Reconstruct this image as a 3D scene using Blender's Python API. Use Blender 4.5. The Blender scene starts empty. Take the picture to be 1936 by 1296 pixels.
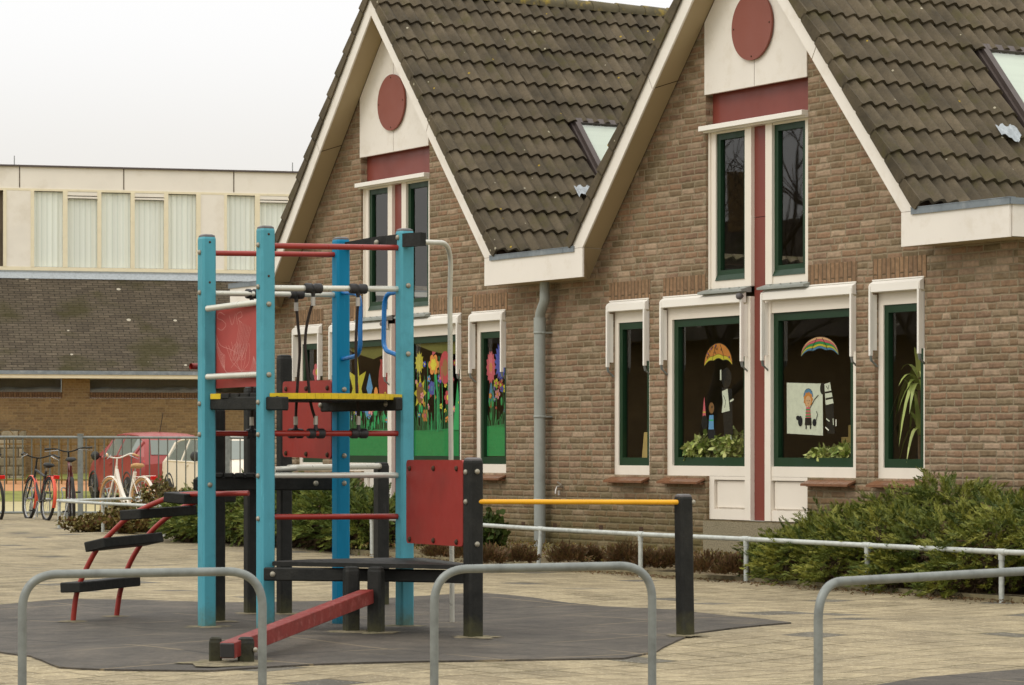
import bpy, math, random
import numpy as np
from mathutils import Vector, Matrix, geometry
random.seed(7); RNG = np.random.default_rng(7)
PI = math.pi; R = math.radians
SC = bpy.context.scene
COL = SC.collection

# ------------------------------------------------------------------ camera, world, sun, exposure
FPX = 5500.0; HY = 847.0; EYE = 1.15            # focal length in photo pixels, horizon row, eye height
cam_d = bpy.data.cameras.new('camera'); cam = bpy.data.objects.new('camera', cam_d); COL.objects.link(cam)
cam.location = (0, 0, EYE); cam.rotation_euler = (R(90), 0, 0)
cam_d.sensor_width = 36; cam_d.lens = 36*FPX/1936; cam_d.shift_y = (HY-648)/1936
cam_d.clip_start = 0.5; cam_d.clip_end = 900
cam_d.dof.use_dof = True; cam_d.dof.focus_distance = 24; cam_d.dof.aperture_fstop = 14
SC.camera = cam
world = bpy.data.worlds.new('World'); SC.world = world; world.use_nodes = True
wn = world.node_tree; wn.nodes.clear()
wo = wn.nodes.new('ShaderNodeOutputWorld'); bg = wn.nodes.new('ShaderNodeBackground')
sky = wn.nodes.new('ShaderNodeTexSky'); sky.sky_type = 'NISHITA'; sky.sun_disc = False
SUN_EL, SUN_AZ = R(44), R(238)                 # azimuth clockwise from +Y (north): behind-left of the camera
sky.sun_elevation = SUN_EL; sky.sun_rotation = SUN_AZ
skm = wn.nodes.new('ShaderNodeMix'); skm.data_type = 'RGBA'; skm.inputs[0].default_value = 0.93
tc = wn.nodes.new('ShaderNodeTexCoord'); sp = wn.nodes.new('ShaderNodeSeparateXYZ')
wn.links.new(tc.outputs['Generated'], sp.inputs[0])
cr = wn.nodes.new('ShaderNodeValToRGB'); cr.color_ramp.interpolation = 'EASE'
e = cr.color_ramp.elements
e[0].position = 0.0; e[0].color = (8.3, 7.9, 7.2, 1)
e[1].position = 1.0; e[1].color = (19.5, 19.2, 18.4, 1)
x = e.new(0.075); x.color = (8.9, 8.55, 8.05, 1)
x = e.new(0.155); x.color = (10.5, 10.4, 10.3, 1)
x = e.new(0.5); x.color = (15.0, 14.8, 14.3, 1)
wn.links.new(sp.outputs['Z'], cr.inputs[0])
wn.links.new(sky.outputs[0], skm.inputs[6]); wn.links.new(cr.outputs[0], skm.inputs[7])
wn.links.new(skm.outputs[2], bg.inputs[0]); bg.inputs[1].default_value = 0.1
wn.links.new(bg.outputs[0], wo.inputs[0])
sun_d = bpy.data.lights.new('sun', 'SUN'); sun = bpy.data.objects.new('sun', sun_d); COL.objects.link(sun)
sun_d.energy = 0.75; sun_d.angle = R(22); sun_d.color = (1, .95, .86)
sdir = Vector((math.sin(SUN_AZ)*math.cos(SUN_EL), math.cos(SUN_AZ)*math.cos(SUN_EL), math.sin(SUN_EL)))
sun.rotation_euler = (-sdir).to_track_quat('-Z', 'Y').to_euler()
SC.view_settings.view_transform = 'Standard'; SC.view_settings.look = 'None'
SC.view_settings.exposure = 0.0; SC.view_settings.gamma = 1

# ------------------------------------------------------------------ helpers
def lin(r, g, b, k=1.0):
    f = lambda c: ((c/255)/12.92 if c/255 <= .04045 else ((c/255+.055)/1.055)**2.4)*k
    return (f(r), f(g), f(b), 1)
def pt(px, py, Y):                               # a point seen at a photo pixel, at its measured distance
    return Vector(((px-968)/FPX*Y, Y, EYE-(py-HY)/FPX*Y))
def gnd(px, py, z=0.0):
    Y = FPX*(EYE-z)/(py-HY); return Vector(((px-968)/FPX*Y, Y, z))

class NT:
    def __init__(s, name):
        s.m = bpy.data.materials.new(name); s.m.use_nodes = True
        s.t = s.m.node_tree; s.n = s.t.nodes; s.b = s.n['Principled BSDF']; s.out = s.n['Material Output']
    def new(s, ty, **kw):
        o = s.n.new(ty)
        for k, v in kw.items(): setattr(o, k, v)
        return o
    def l(s, a, b): s.t.links.new(a, b)
    def val(s, sock, v):
        if hasattr(v, 'is_output') or isinstance(v, bpy.types.NodeSocket): s.l(v, sock)
        else: sock.default_value = v
    def math(s, op, a, b=0.0, c=0.0):
        o = s.new('ShaderNodeMath', operation=op)
        s.val(o.inputs[0], a); s.val(o.inputs[1], b); s.val(o.inputs[2], c); return o.outputs[0]
    def mix(s, f, a, b, blend='MIX'):
        o = s.new('ShaderNodeMix', data_type='RGBA', blend_type=blend)
        s.val(o.inputs[0], f); s.val(o.inputs[6], a); s.val(o.inputs[7], b); return o.outputs[2]
    def noise(s, scale, detail=3, vec=None, rough=.5, dim='3D'):
        o = s.new('ShaderNodeTexNoise', noise_dimensions=dim); o.inputs['Scale'].default_value = scale
        o.inputs['Detail'].default_value = detail; o.inputs['Roughness'].default_value = rough
        if vec is not None: s.l(vec, o.inputs['Vector'])
        return o.outputs[0]
    def ramp(s, v, stops):
        o = s.new('ShaderNodeValToRGB'); e = o.color_ramp.elements
        while len(e) < len(stops): e.new(.5)
        for i, (p, c) in enumerate(stops):
            e[i].position = p; e[i].color = c if len(c) == 4 else (*c, 1)
        s.val(o.inputs[0], v); return o.outputs[0]
    def mr(s, v, a, b, c=0.0, d=1.0):
        o = s.new('ShaderNodeMapRange'); s.l(v, o.inputs[0])
        for i, q in enumerate((a, b, c, d)): o.inputs[i+1].default_value = q
        return o.outputs[0]
    def bump(s, h, strength=.3, dist=.01):
        o = s.new('ShaderNodeBump'); o.inputs['Strength'].default_value = strength
        o.inputs['Distance'].default_value = dist; s.l(h, o.inputs['Height']); s.l(o.outputs[0], s.b.inputs['Normal'])
    def tex(s, which='Object'):
        return s.new('ShaderNodeTexCoord').outputs[which]

def mat(name, col, rough=.6, metal=0.0, foot=None, var=.12, scale=6, bump=0.0, bscale=60, spec=.4, dirt=None, dscale=2.0, damt=.5, island=0.0, stretch=None):
    t = NT(name); v = t.tex('Object')
    if stretch:
        mp = t.new('ShaderNodeMapping'); mp.inputs['Scale'].default_value = stretch; t.l(v, mp.inputs[0]); v2 = mp.outputs[0]
    else: v2 = v
    n = t.noise(scale, 5, v2, .6)
    dark = tuple(c*(1-var*2) for c in col[:3])+(1,); lite = tuple(min(1, c*(1+var)) for c in col[:3])+(1,)
    c = t.ramp(n, [(.25, dark), (.5, col), (.75, lite)])
    if island:
        g = t.new('ShaderNodeNewGeometry').outputs['Random Per Island']
        c = t.mix(1.0, c, t.ramp(g, [(0, (1-island,)*3), (1, (1+island*.6,)*3)]), 'MULTIPLY')
    if dirt:
        d = t.noise(dscale, 6, v, .65)
        c = t.mix(t.mr(d, .52, .72, 0, damt), c, dirt)
    if foot:                                      # splashed dirt and algae low down, scuffs higher up
        so = t.new('ShaderNodeSeparateXYZ'); t.l(v, so.inputs[0])
        hz = t.math('ADD', so.outputs[2], t.math('MULTIPLY', t.math('SUBTRACT', t.noise(9, 5, v, .7), .5), .35))
        c = t.mix(t.mr(hz, .0, .16, .75, 0), c, foot)
        sc_ = t.new('ShaderNodeMapping'); sc_.inputs['Scale'].default_value = (40, 40, 5); t.l(v, sc_.inputs[0])
        c = t.mix(t.mr(t.noise(1, 6, sc_.outputs[0], .75), .60, .70, 0, .35), c, tuple(min(1, q*1.7+.03) for q in col[:3])+(1,))
    t.l(c, t.b.inputs['Base Color'])
    t.b.inputs['Metallic'].default_value = metal
    rn = t.noise(scale*2.3, 4, v)
    t.l(t.mr(rn, .3, .7, max(.02, rough-.08), min(1, rough+.08)), t.b.inputs['Roughness'])
    t.b.inputs['Specular IOR Level'].default_value = spec
    if bump: t.bump(t.noise(bscale, 4, v2), bump, .01)
    return t.m

def brick_mat(name, bw, bh, cols, mortar, wob=.006, mort=.09, green=None, bmp=.9, rot=0.0, headers=.12, grime=None):
    """running bond in UV metres, every brick with its own colour, wobbly hand-made edges"""
    t = NT(name); uv = t.tex('UV')
    if rot:
        mp = t.new('ShaderNodeMapping'); mp.inputs['Rotation'].default_value = (0, 0, rot); t.l(uv, mp.inputs[0]); uv = mp.outputs[0]
    nz = t.new('ShaderNodeTexNoise'); nz.inputs['Scale'].default_value = 9; nz.inputs['Detail'].default_value = 3; t.l(uv, nz.inputs['Vector'])
    vs = t.new('ShaderNodeVectorMath', operation='SUBTRACT'); t.l(nz.outputs['Color'], vs.inputs[0]); vs.inputs[1].default_value = (.5, .5, .5)
    vm = t.new('ShaderNodeVectorMath', operation='SCALE'); t.l(vs.outputs[0], vm.inputs[0]); vm.inputs['Scale'].default_value = wob*4
    va = t.new('ShaderNodeVectorMath', operation='ADD'); t.l(uv, va.inputs[0]); t.l(vm.outputs[0], va.inputs[1])
    sx = t.new('ShaderNodeSeparateXYZ'); t.l(va.outputs[0], sx.inputs[0])
    v = t.math('DIVIDE', sx.outputs[1], bh); row = t.math('FLOOR', v)
    wr = t.new('ShaderNodeTexWhiteNoise', noise_dimensions='1D'); t.l(row, wr.inputs['W'])
    off = t.math('ADD', t.math('MULTIPLY', t.math('MODULO', row, 2.0), .5), t.math('MULTIPLY', t.math('FLOOR', t.math('MULTIPLY', wr.outputs[0], 4)), .25*(headers > 0)))
    u = t.math('ADD', t.math('DIVIDE', sx.outputs[0], bw), off)
    col = t.math('FLOOR', u); fu = t.math('SUBTRACT', u, col); fv = t.math('SUBTRACT', v, row)
    cb = t.new('ShaderNodeCombineXYZ'); t.l(col, cb.inputs[0]); t.l(row, cb.inputs[1])
    w = t.new('ShaderNodeTexWhiteNoise', noise_dimensions='2D'); t.l(cb.outputs[0], w.inputs['Vector'])
    # some bricks are split in two headers
    cb2 = t.new('ShaderNodeCombineXYZ'); t.l(col, cb2.inputs[1]); t.l(row, cb2.inputs[0])
    wh = t.new('ShaderNodeTexWhiteNoise', noise_dimensions='2D'); t.l(cb2.outputs[0], wh.inputs['Vector'])
    ish = t.math('LESS_THAN', wh.outputs[0], headers)
    half = t.math('GREATER_THAN', fu, .5)
    edge_u = t.math('MULTIPLY', t.math('MINIMUM', fu, t.math('SUBTRACT', 1, fu)), bw/bh)
    mid = t.math('ADD', t.math('MULTIPLY', t.math('ABSOLUTE', t.math('SUBTRACT', fu, .5)), bw/bh), t.math('MULTIPLY', t.math('SUBTRACT', 1, ish), 9))
    edge_v = t.math('MINIMUM', fv, t.math('SUBTRACT', 1, fv))
    ed = t.math('MINIMUM', t.math('MINIMUM', edge_u, mid), edge_v)
    fine = t.noise(40, 4, uv)
    ed = t.math('ADD', ed, t.math('MULTIPLY', t.math('SUBTRACT', fine, .5), .10))
    mask = t.mr(ed, mort*.55, mort*1.25)
    hshift = t.math('MULTIPLY', t.math('MULTIPLY', ish, half), .37)
    rnd = t.math('FRACT', t.math('ADD', w.outputs[0], hshift))
    n = len(cols)
    c = t.ramp(rnd, [(i/(n-1)*.999, q) for i, q in enumerate(cols)])
    st = t.noise(17, 5, uv, .65)
    c = t.mix(1.0, c, t.ramp(st, [(.25, (.62,)*3), (.55, (1,)*3), (.8, (1.28,)*3)]), 'MULTIPLY')
    big = t.noise(.9, 3, uv)
    c = t.mix(1.0, c, t.ramp(big, [(.3, (.86,)*3), (.7, (1.1,)*3)]), 'MULTIPLY')
    mm = t.mix(t.noise(6, 4, uv), mortar, tuple(q*.6 for q in mortar[:3])+(1,))
    c = t.mix(mask, mm, c)
    if grime:                                     # pale lime bloom in patches
        gz = t.noise(1.6, 8, uv, .78); c = t.mix(t.mr(gz, .54, .72, 0, .6), c, grime)
    if green:                                     # algae on the damp foot of the wall
        so = t.new('ShaderNodeSeparateXYZ'); t.l(t.tex('Object'), so.inputs[0])
        hz = t.math('ADD', so.outputs[2], t.math('MULTIPLY', t.math('SUBTRACT', t.noise(1.6, 5, uv), .5), .9))
        c = t.mix(t.mr(hz, .10, 1.0, .72, 0), c, t.mix(t.noise(12, 3, uv), green, tuple(q*.45 for q in green[:3])+(1,)))
    t.l(c, t.b.inputs['Base Color']); t.b.inputs['Roughness'].default_value = .88; t.b.inputs['Specular IOR Level'].default_value = .25
    face = t.math('MULTIPLY', t.math('SUBTRACT', t.noise(22, 4, uv), .5), .9)
    h = t.math('ADD', t.mr(ed, 0, mort*2.4, 0, 1), t.math('ADD', face, t.math('MULTIPLY', rnd, .35)))
    t.bump(h, bmp, .009)
    return t.m

class MB:
    def __init__(s): s.v = []; s.f = []; s.mi = []; s.sm = []
    def add(s, vs, fs, mi=0, smooth=False):
        o = len(s.v); s.v += [tuple(q) for q in vs]
        for q in fs: s.f.append(tuple(i+o for i in q)); s.mi.append(mi); s.sm.append(smooth)
        return s
    def box(s, x0, x1, y0, y1, z0, z1, mi=0, ch=0.0):
        if ch:                                     # chamfered along every edge
            vs = []; c = ch
            X, Y, Z = (x0, x1), (y0, y1), (z0, z1)
            sg = lambda i: 1 if i == 0 else -1
            for ax in range(3):
                for i in (0, 1):
                    for j in (0, 1):
                        for k in (0, 1):
                            p = [X[i], Y[j], Z[k]]; d = [sg(i)*c, sg(j)*c, sg(k)*c]
                            for a in range(3):
                                if a != ax: p[a] += d[a]
                            vs.append(p)
            I = lambda ax, i, j, k: ax*8+i*4+j*2+k
            fs = []
            for i in (0, 1):
                q = [I(0, i, 0, 0), I(0, i, 1, 0), I(0, i, 1, 1), I(0, i, 0, 1)]; fs.append(q if i else q[::-1])
                q = [I(1, 0, i, 0), I(1, 1, i, 0), I(1, 1, i, 1), I(1, 0, i, 1)]; fs.append(q[::-1] if i else q)
                q = [I(2, 0, 0, i), I(2, 1, 0, i), I(2, 1, 1, i), I(2, 0, 1, i)]; fs.append(q if i else q[::-1])
            for i in (0, 1):
                for j in (0, 1):
                    fs.append([I(0, i, j, 0), I(0, i, j, 1), I(1, i, j, 1), I(1, i, j, 0)])
                    fs.append([I(0, i, 0, j), I(0, i, 1, j), I(2, i, 1, j), I(2, i, 0, j)])
                    fs.append([I(1, 0, i, j), I(1, 1, i, j), I(2, 1, i, j), I(2, 0, i, j)])
                    for k in (0, 1): fs.append([I(0, i, j, k), I(1, i, j, k), I(2, i, j, k)])
            return s.add(vs, fs, mi)
        v = [(x, y, z) for x in (x0, x1) for y in (y0, y1) for z in (z0, z1)]
        return s.add(v, [(0, 1, 3, 2), (4, 6, 7, 5), (0, 4, 5, 1), (2, 3, 7, 6), (0, 2, 6, 4), (1, 5, 7, 3)], mi)
    def obox(s, a, b, w, h, up=(0, 0, 1), mi=0, ch=0.0):
        """box from a to b, w wide and h high, centred on the line"""
        a = Vector(a); b = Vector(b); d = b-a; L = d.length; x = d.normalized(); z = Vector(up)
        y = z.cross(x).normalized(); z = x.cross(y)
        t = MB().box(0, L, -w/2, w/2, -h/2, h/2, 0, ch)
        M = lambda q: a+x*q[0]+y*q[1]+z*q[2]
        return s.add([M(q) for q in t.v], t.f, mi)
    def tube(s, path, r, seg=12, mi=0, cap=True, closed=False, smooth=True):
        P = [Vector(q) for q in path]; n = len(P); rr = r if isinstance(r, (list, tuple)) else [r]*n
        vs = []; fs = []; prev = None
        for i, p in enumerate(P):
            a = P[(i-1) % n] if (i > 0 or closed) else p; b = P[(i+1) % n] if (i < n-1 or closed) else p
            d = (b-a).normalized()
            if prev is None:
                u = d.cross(Vector((0, 0, 1)));
                if u.length < .1: u = d.cross(Vector((1, 0, 0)))
                u.normalize()
            else: u = (prev-d*prev.dot(d)).normalized()
            prev = u; w = d.cross(u)
            for k in range(seg):
                t = 2*PI*k/seg; vs.append(p+(u*math.cos(t)+w*math.sin(t))*rr[i])
        for i in range(n if closed else n-1):
            j = (i+1) % n
            for k in range(seg): fs.append((i*seg+k, i*seg+(k+1) % seg, j*seg+(k+1) % seg, j*seg+k))
        s.add(vs, fs, mi, smooth)
        if cap and not closed:
            s.add(vs[:seg], [tuple(range(seg))[::-1]], mi); s.add(vs[-seg:], [tuple(range(seg))], mi)
        return s
    def lathe(s, o, prof, axis=(0, 0, 1), seg=16, mi=0, smooth=True):
        ax = Vector(axis).normalized(); u = ax.orthogonal().normalized(); w = ax.cross(u); o = Vector(o); vs = []; fs = []
        for (r, h) in prof:
            for k in range(seg):
                t = 2*PI*k/seg; vs.append(o+ax*h+(u*math.cos(t)+w*math.sin(t))*r)
        for i in range(len(prof)-1):
            for k in range(seg): fs.append((i*seg+k, i*seg+(k+1) % seg, (i+1)*seg+(k+1) % seg, (i+1)*seg+k))
        fs.append(tuple(range(seg))[::-1]); fs.append(tuple((len(prof)-1)*seg+k for k in range(seg)))
        return s.add(vs, fs, mi, smooth)
    def prism(s, poly, f0, f1, mi=0):
        """poly: list of 2-D points; f0/f1 map a 2-D point to the two 3-D faces"""
        n = len(poly); vs = [f0(p) for p in poly]+[f1(p) for p in poly]
        fs = [tuple(range(n))[::-1], tuple(range(n, 2*n))]+[(i, (i+1) % n, n+(i+1) % n, n+i) for i in range(n)]
        return s.add(vs, fs, mi)
    def build(s, name, mats, parent=None, base=None, uvswap=False, recalc=False):
        me = bpy.data.meshes.new(name); o = bpy.data.objects.new(name, me); COL.objects.link(o)
        off = OFF.get(parent, Vector()) if parent else Vector(base or (0, 0, 0))
        vs = [(q[0]-off[0], q[1]-off[1], q[2]-off[2]) for q in s.v]
        me.from_pydata(vs, [], s.f)
        if not isinstance(mats, (list, tuple)): mats = [mats]
        for m in mats: me.materials.append(m)
        me.polygons.foreach_set('material_index', s.mi); me.polygons.foreach_set('use_smooth', s.sm)
        me.update()
        if recalc:
            import bmesh
            bm = bmesh.new(); bm.from_mesh(me); bmesh.ops.recalc_face_normals(bm, faces=bm.faces); bm.to_mesh(me); bm.free()
        uvl = me.uv_layers.new(name='UVMap').data
        for p in me.polygons:
            nx, ny, nz = abs(p.normal.x), abs(p.normal.y), abs(p.normal.z)
            for li in p.loop_indices:
                q = me.vertices[me.loops[li].vertex_index].co
                uv = (q.x, q.y) if nz > max(nx, ny) and nz > .75 else ((q.x, q.z) if ny >= nx else (q.y, q.z))
                uvl[li].uv = uv[::-1] if uvswap else uv
        if parent: o.parent = parent
        else: o.location = off
        OFF[o] = off if parent else off
        return o
OFF = {}
def tag(o, label=None, cat=None, group=None, kind=None):
    if label: o['label'] = label
    if cat: o['category'] = cat
    if group: o['group'] = group
    if kind: o['kind'] = kind
    return o
def thing(name, loc, label, cat, group=None, rz=0.0, local=False):
    o = bpy.data.objects.new(name, None); COL.objects.link(o); o.location = loc; o.rotation_euler = (0, 0, rz)
    o.empty_display_size = .2
    OFF[o] = Vector() if local else Vector(loc)
    return tag(o, label, cat, group)
def copy_tree(o, parent=None):
    c = o.copy(); COL.objects.link(c)
    if parent: c.parent = parent
    OFF[c] = OFF.get(o, Vector())
    for ch in list(o.children): copy_tree(ch, c)
    return c
def arc(c, u, v, r, a0, a1, n=8):
    c = Vector(c); u = Vector(u); v = Vector(v)
    return [c+u*(r*math.cos(a0+(a1-a0)*i/n))+v*(r*math.sin(a0+(a1-a0)*i/n)) for i in range(n+1)]
def smooth_path(P, n=6):
    """Catmull-Rom through the given points"""
    P = [Vector(p) for p in P]; Q = [P[0]*2-P[1]]+P+[P[-1]*2-P[-2]]; out = []
    for i in range(1, len(Q)-2):
        a, b, c, d = Q[i-1:i+3]
        for k in range(n):
            t = k/n; out.append(.5*((2*b)+(c-a)*t+(2*a-5*b+4*c-d)*t*t+(-a+3*b-3*c+d)*t**3))
    out.append(P[-1]); return out
def bend(P, r, n=6):
    """polyline with rounded corners"""
    P = [Vector(p) for p in P]; out = [P[0]]
    for i in range(1, len(P)-1):
        a = (P[i-1]-P[i]).normalized(); b = (P[i+1]-P[i]).normalized()
        ang = a.angle(b); t = r/math.tan(ang/2) if ang < PI-.01 else 0
        p0 = P[i]+a*t; p1 = P[i]+b*t
        for k in range(n+1):
            q = k/n; out.append(p0*(1-q)**2+P[i]*2*q*(1-q)*.92+(p0+p1)*.5*2*q*(1-q)*.08+p1*q*q)
    out.append(P[-1]); return out
#@@MATERIALS
# ------------------------------------------------------------------ materials
M = {}
M['brick'] = brick_mat('brick_wall_mat', .22, .0628, [lin(116,100,76), lin(148,118,93), lin(138,112,88), lin(124,109,84), lin(168,144,120), lin(132,105,84), lin(150,128,104)], lin(160,145,119), wob=.0045, mort=.12, green=lin(92,86,40), bmp=1.0, grime=lin(176,160,136))
M['soldier'] = brick_mat('soldier_course_mat', .30, .0628, [lin(144,114,86), lin(130,104,80), lin(152,122,92)], lin(112,94,72), wob=.003, mort=.10, bmp=.9, headers=0)
M['brick_far'] = brick_mat('yellow_brick_mat', .22, .0625, [lin(128,104,72), lin(142,116,80), lin(120,96,68), lin(136,110,76)], lin(150,130,98), wob=.001, mort=.09, bmp=.4)
M['soldier_far'] = brick_mat('far_soldier_mat', .30, .0625, [lin(110,84,58), lin(98,72,50)], lin(70,52,36), wob=.001, mort=.12, bmp=.5, headers=0)
M['white'] = mat('cream_board_mat', lin(232,225,215), .42, var=.02, scale=1.5, dirt=lin(186,170,140), dscale=5, damt=.25, spec=.35, stretch=None)
M['frame'] = mat('cream_frame_mat', lin(233,224,210), .38, var=.012, scale=3, dirt=lin(200,188,164), dscale=4, damt=.14)
M['alu'] = mat('white_aluminium_mat', lin(238,233,224), .4, var=.008, scale=3, spec=.4)
M['far_frame'] = mat('far_yellow_frame_mat', lin(228,217,188), .5, var=.04)
M['far_white'] = mat('far_panel_mat', lin(232,225,213), .55, var=.04, scale=1, dirt=lin(190,176,150), dscale=1.2, damt=.35)
M['soffit'] = mat('shade_toned_soffit_mat', lin(178,160,126), .6, var=.02, scale=1.2)  # cream paint toned down, with the shade under the eaves in the colour
M['green'] = mat('green_sash_mat', lin(18,52,27), .4, var=.05, scale=3, spec=.4)
M['redb'] = mat('dark_red_panel_mat', lin(124,60,50), .38, var=.07, scale=2.5, spec=.45, stretch=(1, 1, .3))
M['disc'] = mat('red_disc_mat', lin(136,78,66), .6, var=.04, scale=2)
M['joint'] = mat('joint_mat', lin(70,50,34), .9)
M['zinc'] = mat('zinc_mat', lin(132,140,146), .45, .5, var=.15, scale=7, dirt=lin(180,184,186), dscale=5)
M['pipe'] = mat('grey_pipe_mat', lin(150,154,148), .55, 0, var=.06, scale=5, dirt=lin(120,120,108), dscale=6, damt=.4)
M['sill'] = mat('ceramic_sill_mat', lin(124,84,58), .35, var=.15, scale=8, spec=.5)
M['lead'] = mat('lead_mat', lin(168,174,178), .5, .3, var=.15, scale=20, bump=.5, bscale=30)
M['velux'] = mat('roof_window_frame_mat', lin(84,74,70), .45, .2, var=.08)
M['blind'] = mat('pale_blind_mat', lin(214,220,208), .7, var=.03, scale=3, stretch=(.3, .3, 12))
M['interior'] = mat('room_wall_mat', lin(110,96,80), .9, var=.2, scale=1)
M['concrete'] = mat('aggregate_plinth_mat', lin(138,128,104), .9, var=.45, scale=85, bump=.6, bscale=90, dirt=lin(92,86,58), dscale=2, damt=.6)
def glass_mat(name, ior=1.85, tint=(.9, .93, .9)):
    t = NT(name); t.n.remove(t.b)
    fr = t.new('ShaderNodeFresnel'); bf = t.new('ShaderNodeNewGeometry').outputs['Backfacing']
    t.l(t.mr(bf, 0, 1, ior, 1/ior), fr.inputs[0])
    tr = t.new('ShaderNodeBsdfTransparent'); tr.inputs[0].default_value = (*tint, 1)
    gl = t.new('ShaderNodeBsdfGlossy'); gl.inputs['Roughness'].default_value = .015
    nb = t.new('ShaderNodeBump'); nb.inputs['Strength'].default_value = .04; nb.inputs['Distance'].default_value = .02
    t.l(t.noise(1.3, 2, t.tex('Object')), nb.inputs['Height']); t.l(nb.outputs[0], gl.inputs['Normal'])
    mx = t.new('ShaderNodeMixShader'); t.l(fr.outputs[0], mx.inputs[0]); t.l(tr.outputs[0], mx.inputs[1]); t.l(gl.outputs[0], mx.inputs[2])
    t.l(mx.outputs[0], t.out.inputs[0]); return t.m
M['glass'] = glass_mat('window_glass_mat')
M['farglass'] = glass_mat('far_glass_mat', 1.35, (1, 1, 1))
M['carglass'] = glass_mat('car_glass_mat', 3.2, (.5, .56, .54))
def tile_mat():
    t = NT('roof_tile_mat'); v = t.tex('Object')
    g = t.new('ShaderNodeNewGeometry').outputs['Random Per Island']
    n1 = t.noise(2.5, 6, v, .65); n2 = t.noise(60, 4, v, .7)
    c = t.ramp(n1, [(.28, lin(62,55,42)), (.5, lin(86,76,59)), (.72, lin(104,92,73))])
    c = t.mix(1.0, c, t.ramp(g, [(0, (.82,)*3), (1, (1.16,)*3)]), 'MULTIPLY')
    c = t.mix(1.0, c, t.ramp(n2, [(.3, (.8,)*3), (.7, (1.15,)*3)]), 'MULTIPLY')
    ms = t.noise(3.2, 7, v, .7); c = t.mix(t.mr(ms, .52, .66, 0, .6), c, lin(76,70,34))
    # pale lichen dots and a few yellow ones
    vo = t.new('ShaderNodeTexVoronoi'); vo.inputs['Scale'].default_value = 9; t.l(v, vo.inputs['Vector'])
    rc = t.new('ShaderNodeSeparateColor'); t.l(vo.outputs['Color'], rc.inputs[0])
    dot = t.math('MULTIPLY', t.math('LESS_THAN', vo.outputs['Distance'], t.math('MULTIPLY', rc.outputs[1], .14)), t.math('GREATER_THAN', rc.outputs[0], .66))
    c = t.mix(dot, c, t.mix(t.math('GREATER_THAN', rc.outputs[2], .7), lin(168,160,138), lin(168,140,46)))
    t.l(c, t.b.inputs['Base Color']); t.b.inputs['Roughness'].default_value = .82; t.b.inputs['Specular IOR Level'].default_value = .3
    t.bump(t.noise(120, 3, v), .35, .004); return t.m
M['tile'] = tile_mat()
M['shingle'] = None
def shingle_mat():
    m = brick_mat('slate_roof_mat', .28, .088, [lin(84,74,60), lin(92,82,68), lin(76,67,55), lin(100,89,74), lin(86,77,63)], lin(46,40,28), wob=.004, mort=.11, bmp=1.0, headers=0)
    t = m.node_tree; b = t.nodes['Principled BSDF']; src = b.inputs['Base Color'].links[0].from_socket
    tcn = t.nodes.new('ShaderNodeTexCoord'); n = t.nodes.new('ShaderNodeTexNoise'); n.inputs['Scale'].default_value = .7; n.inputs['Detail'].default_value = 9
    t.links.new(tcn.outputs['Object'], n.inputs['Vector'])
    mr = t.nodes.new('ShaderNodeMapRange'); mr.inputs[1].default_value = .52; mr.inputs[2].default_value = .62; mr.inputs[4].default_value = .75; t.links.new(n.outputs[0], mr.inputs[0])
    mx = t.nodes.new('ShaderNodeMix'); mx.data_type = 'RGBA'; t.links.new(mr.outputs[0], mx.inputs[0]); t.links.new(src, mx.inputs[6]); mx.inputs[7].default_value = lin(56,52,22)
    vo = t.nodes.new('ShaderNodeTexVoronoi'); vo.inputs['Scale'].default_value = 2.6; t.links.new(tcn.outputs['Object'], vo.inputs['Vector'])
    sc = t.nodes.new('ShaderNodeSeparateColor'); t.links.new(vo.outputs['Color'], sc.inputs[0])
    m1 = t.nodes.new('ShaderNodeMath'); m1.operation = 'MULTIPLY'; m1.inputs[1].default_value = .16; t.links.new(sc.outputs[1], m1.inputs[0])
    m2 = t.nodes.new('ShaderNodeMath'); m2.operation = 'LESS_THAN'; t.links.new(vo.outputs['Distance'], m2.inputs[0]); t.links.new(m1.outputs[0], m2.inputs[1])
    m3 = t.nodes.new('ShaderNodeMath'); m3.operation = 'GREATER_THAN'; m3.inputs[1].default_value = .62; t.links.new(sc.outputs[0], m3.inputs[0])
    m4 = t.nodes.new('ShaderNodeMath'); m4.operation = 'MULTIPLY'; t.links.new(m2.outputs[0], m4.inputs[0]); t.links.new(m3.outputs[0], m4.inputs[1])
    mx2 = t.nodes.new('ShaderNodeMix'); mx2.data_type = 'RGBA'; t.links.new(m4.outputs[0], mx2.inputs[0]); t.links.new(mx.outputs[2], mx2.inputs[6]); mx2.inputs[7].default_value = lin(176,168,150)
    t.links.new(mx2.outputs[2], b.inputs['Base Color']); return m
M['shingle'] = shingle_mat()
# play frame
M['teal'] = mat('faded_teal_plastic_mat', lin(78,153,168), .45, foot=lin(92,104,78), spec=.3, var=.07, scale=9, stretch=(1, 1, .15), dirt=lin(58,122,134), dscale=5, damt=.5)
M['blue'] = mat('blue_plastic_mat', lin(6,120,158), .45, foot=lin(40,90,100), spec=.2, var=.08, scale=9, stretch=(1, 1, .15))
M['bluep'] = mat('blue_handle_mat', lin(14,108,176), .28, spec=.6)
M['black'] = mat('black_plastic_mat', lin(32,32,29), .6, foot=lin(74,72,44), var=.25, scale=10, bump=.25, bscale=70, dirt=lin(58,56,50), dscale=7, damt=.4, spec=.25)
M['cap'] = mat('grey_cap_mat', lin(96,92,92), .5, var=.1)
M['red'] = mat('red_tube_mat', lin(148,44,34), .34, var=.08, scale=7, spec=.5)
M['redpan'] = mat('red_panel_mat', lin(146,40,32), .5, var=.10, scale=4, spec=.45)
M['redfad'] = mat('faded_red_panel_mat', lin(168,72,66), .5, var=.06, scale=5)
M['chalk'] = mat('chalk_mat', lin(204,140,132), .9)
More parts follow.
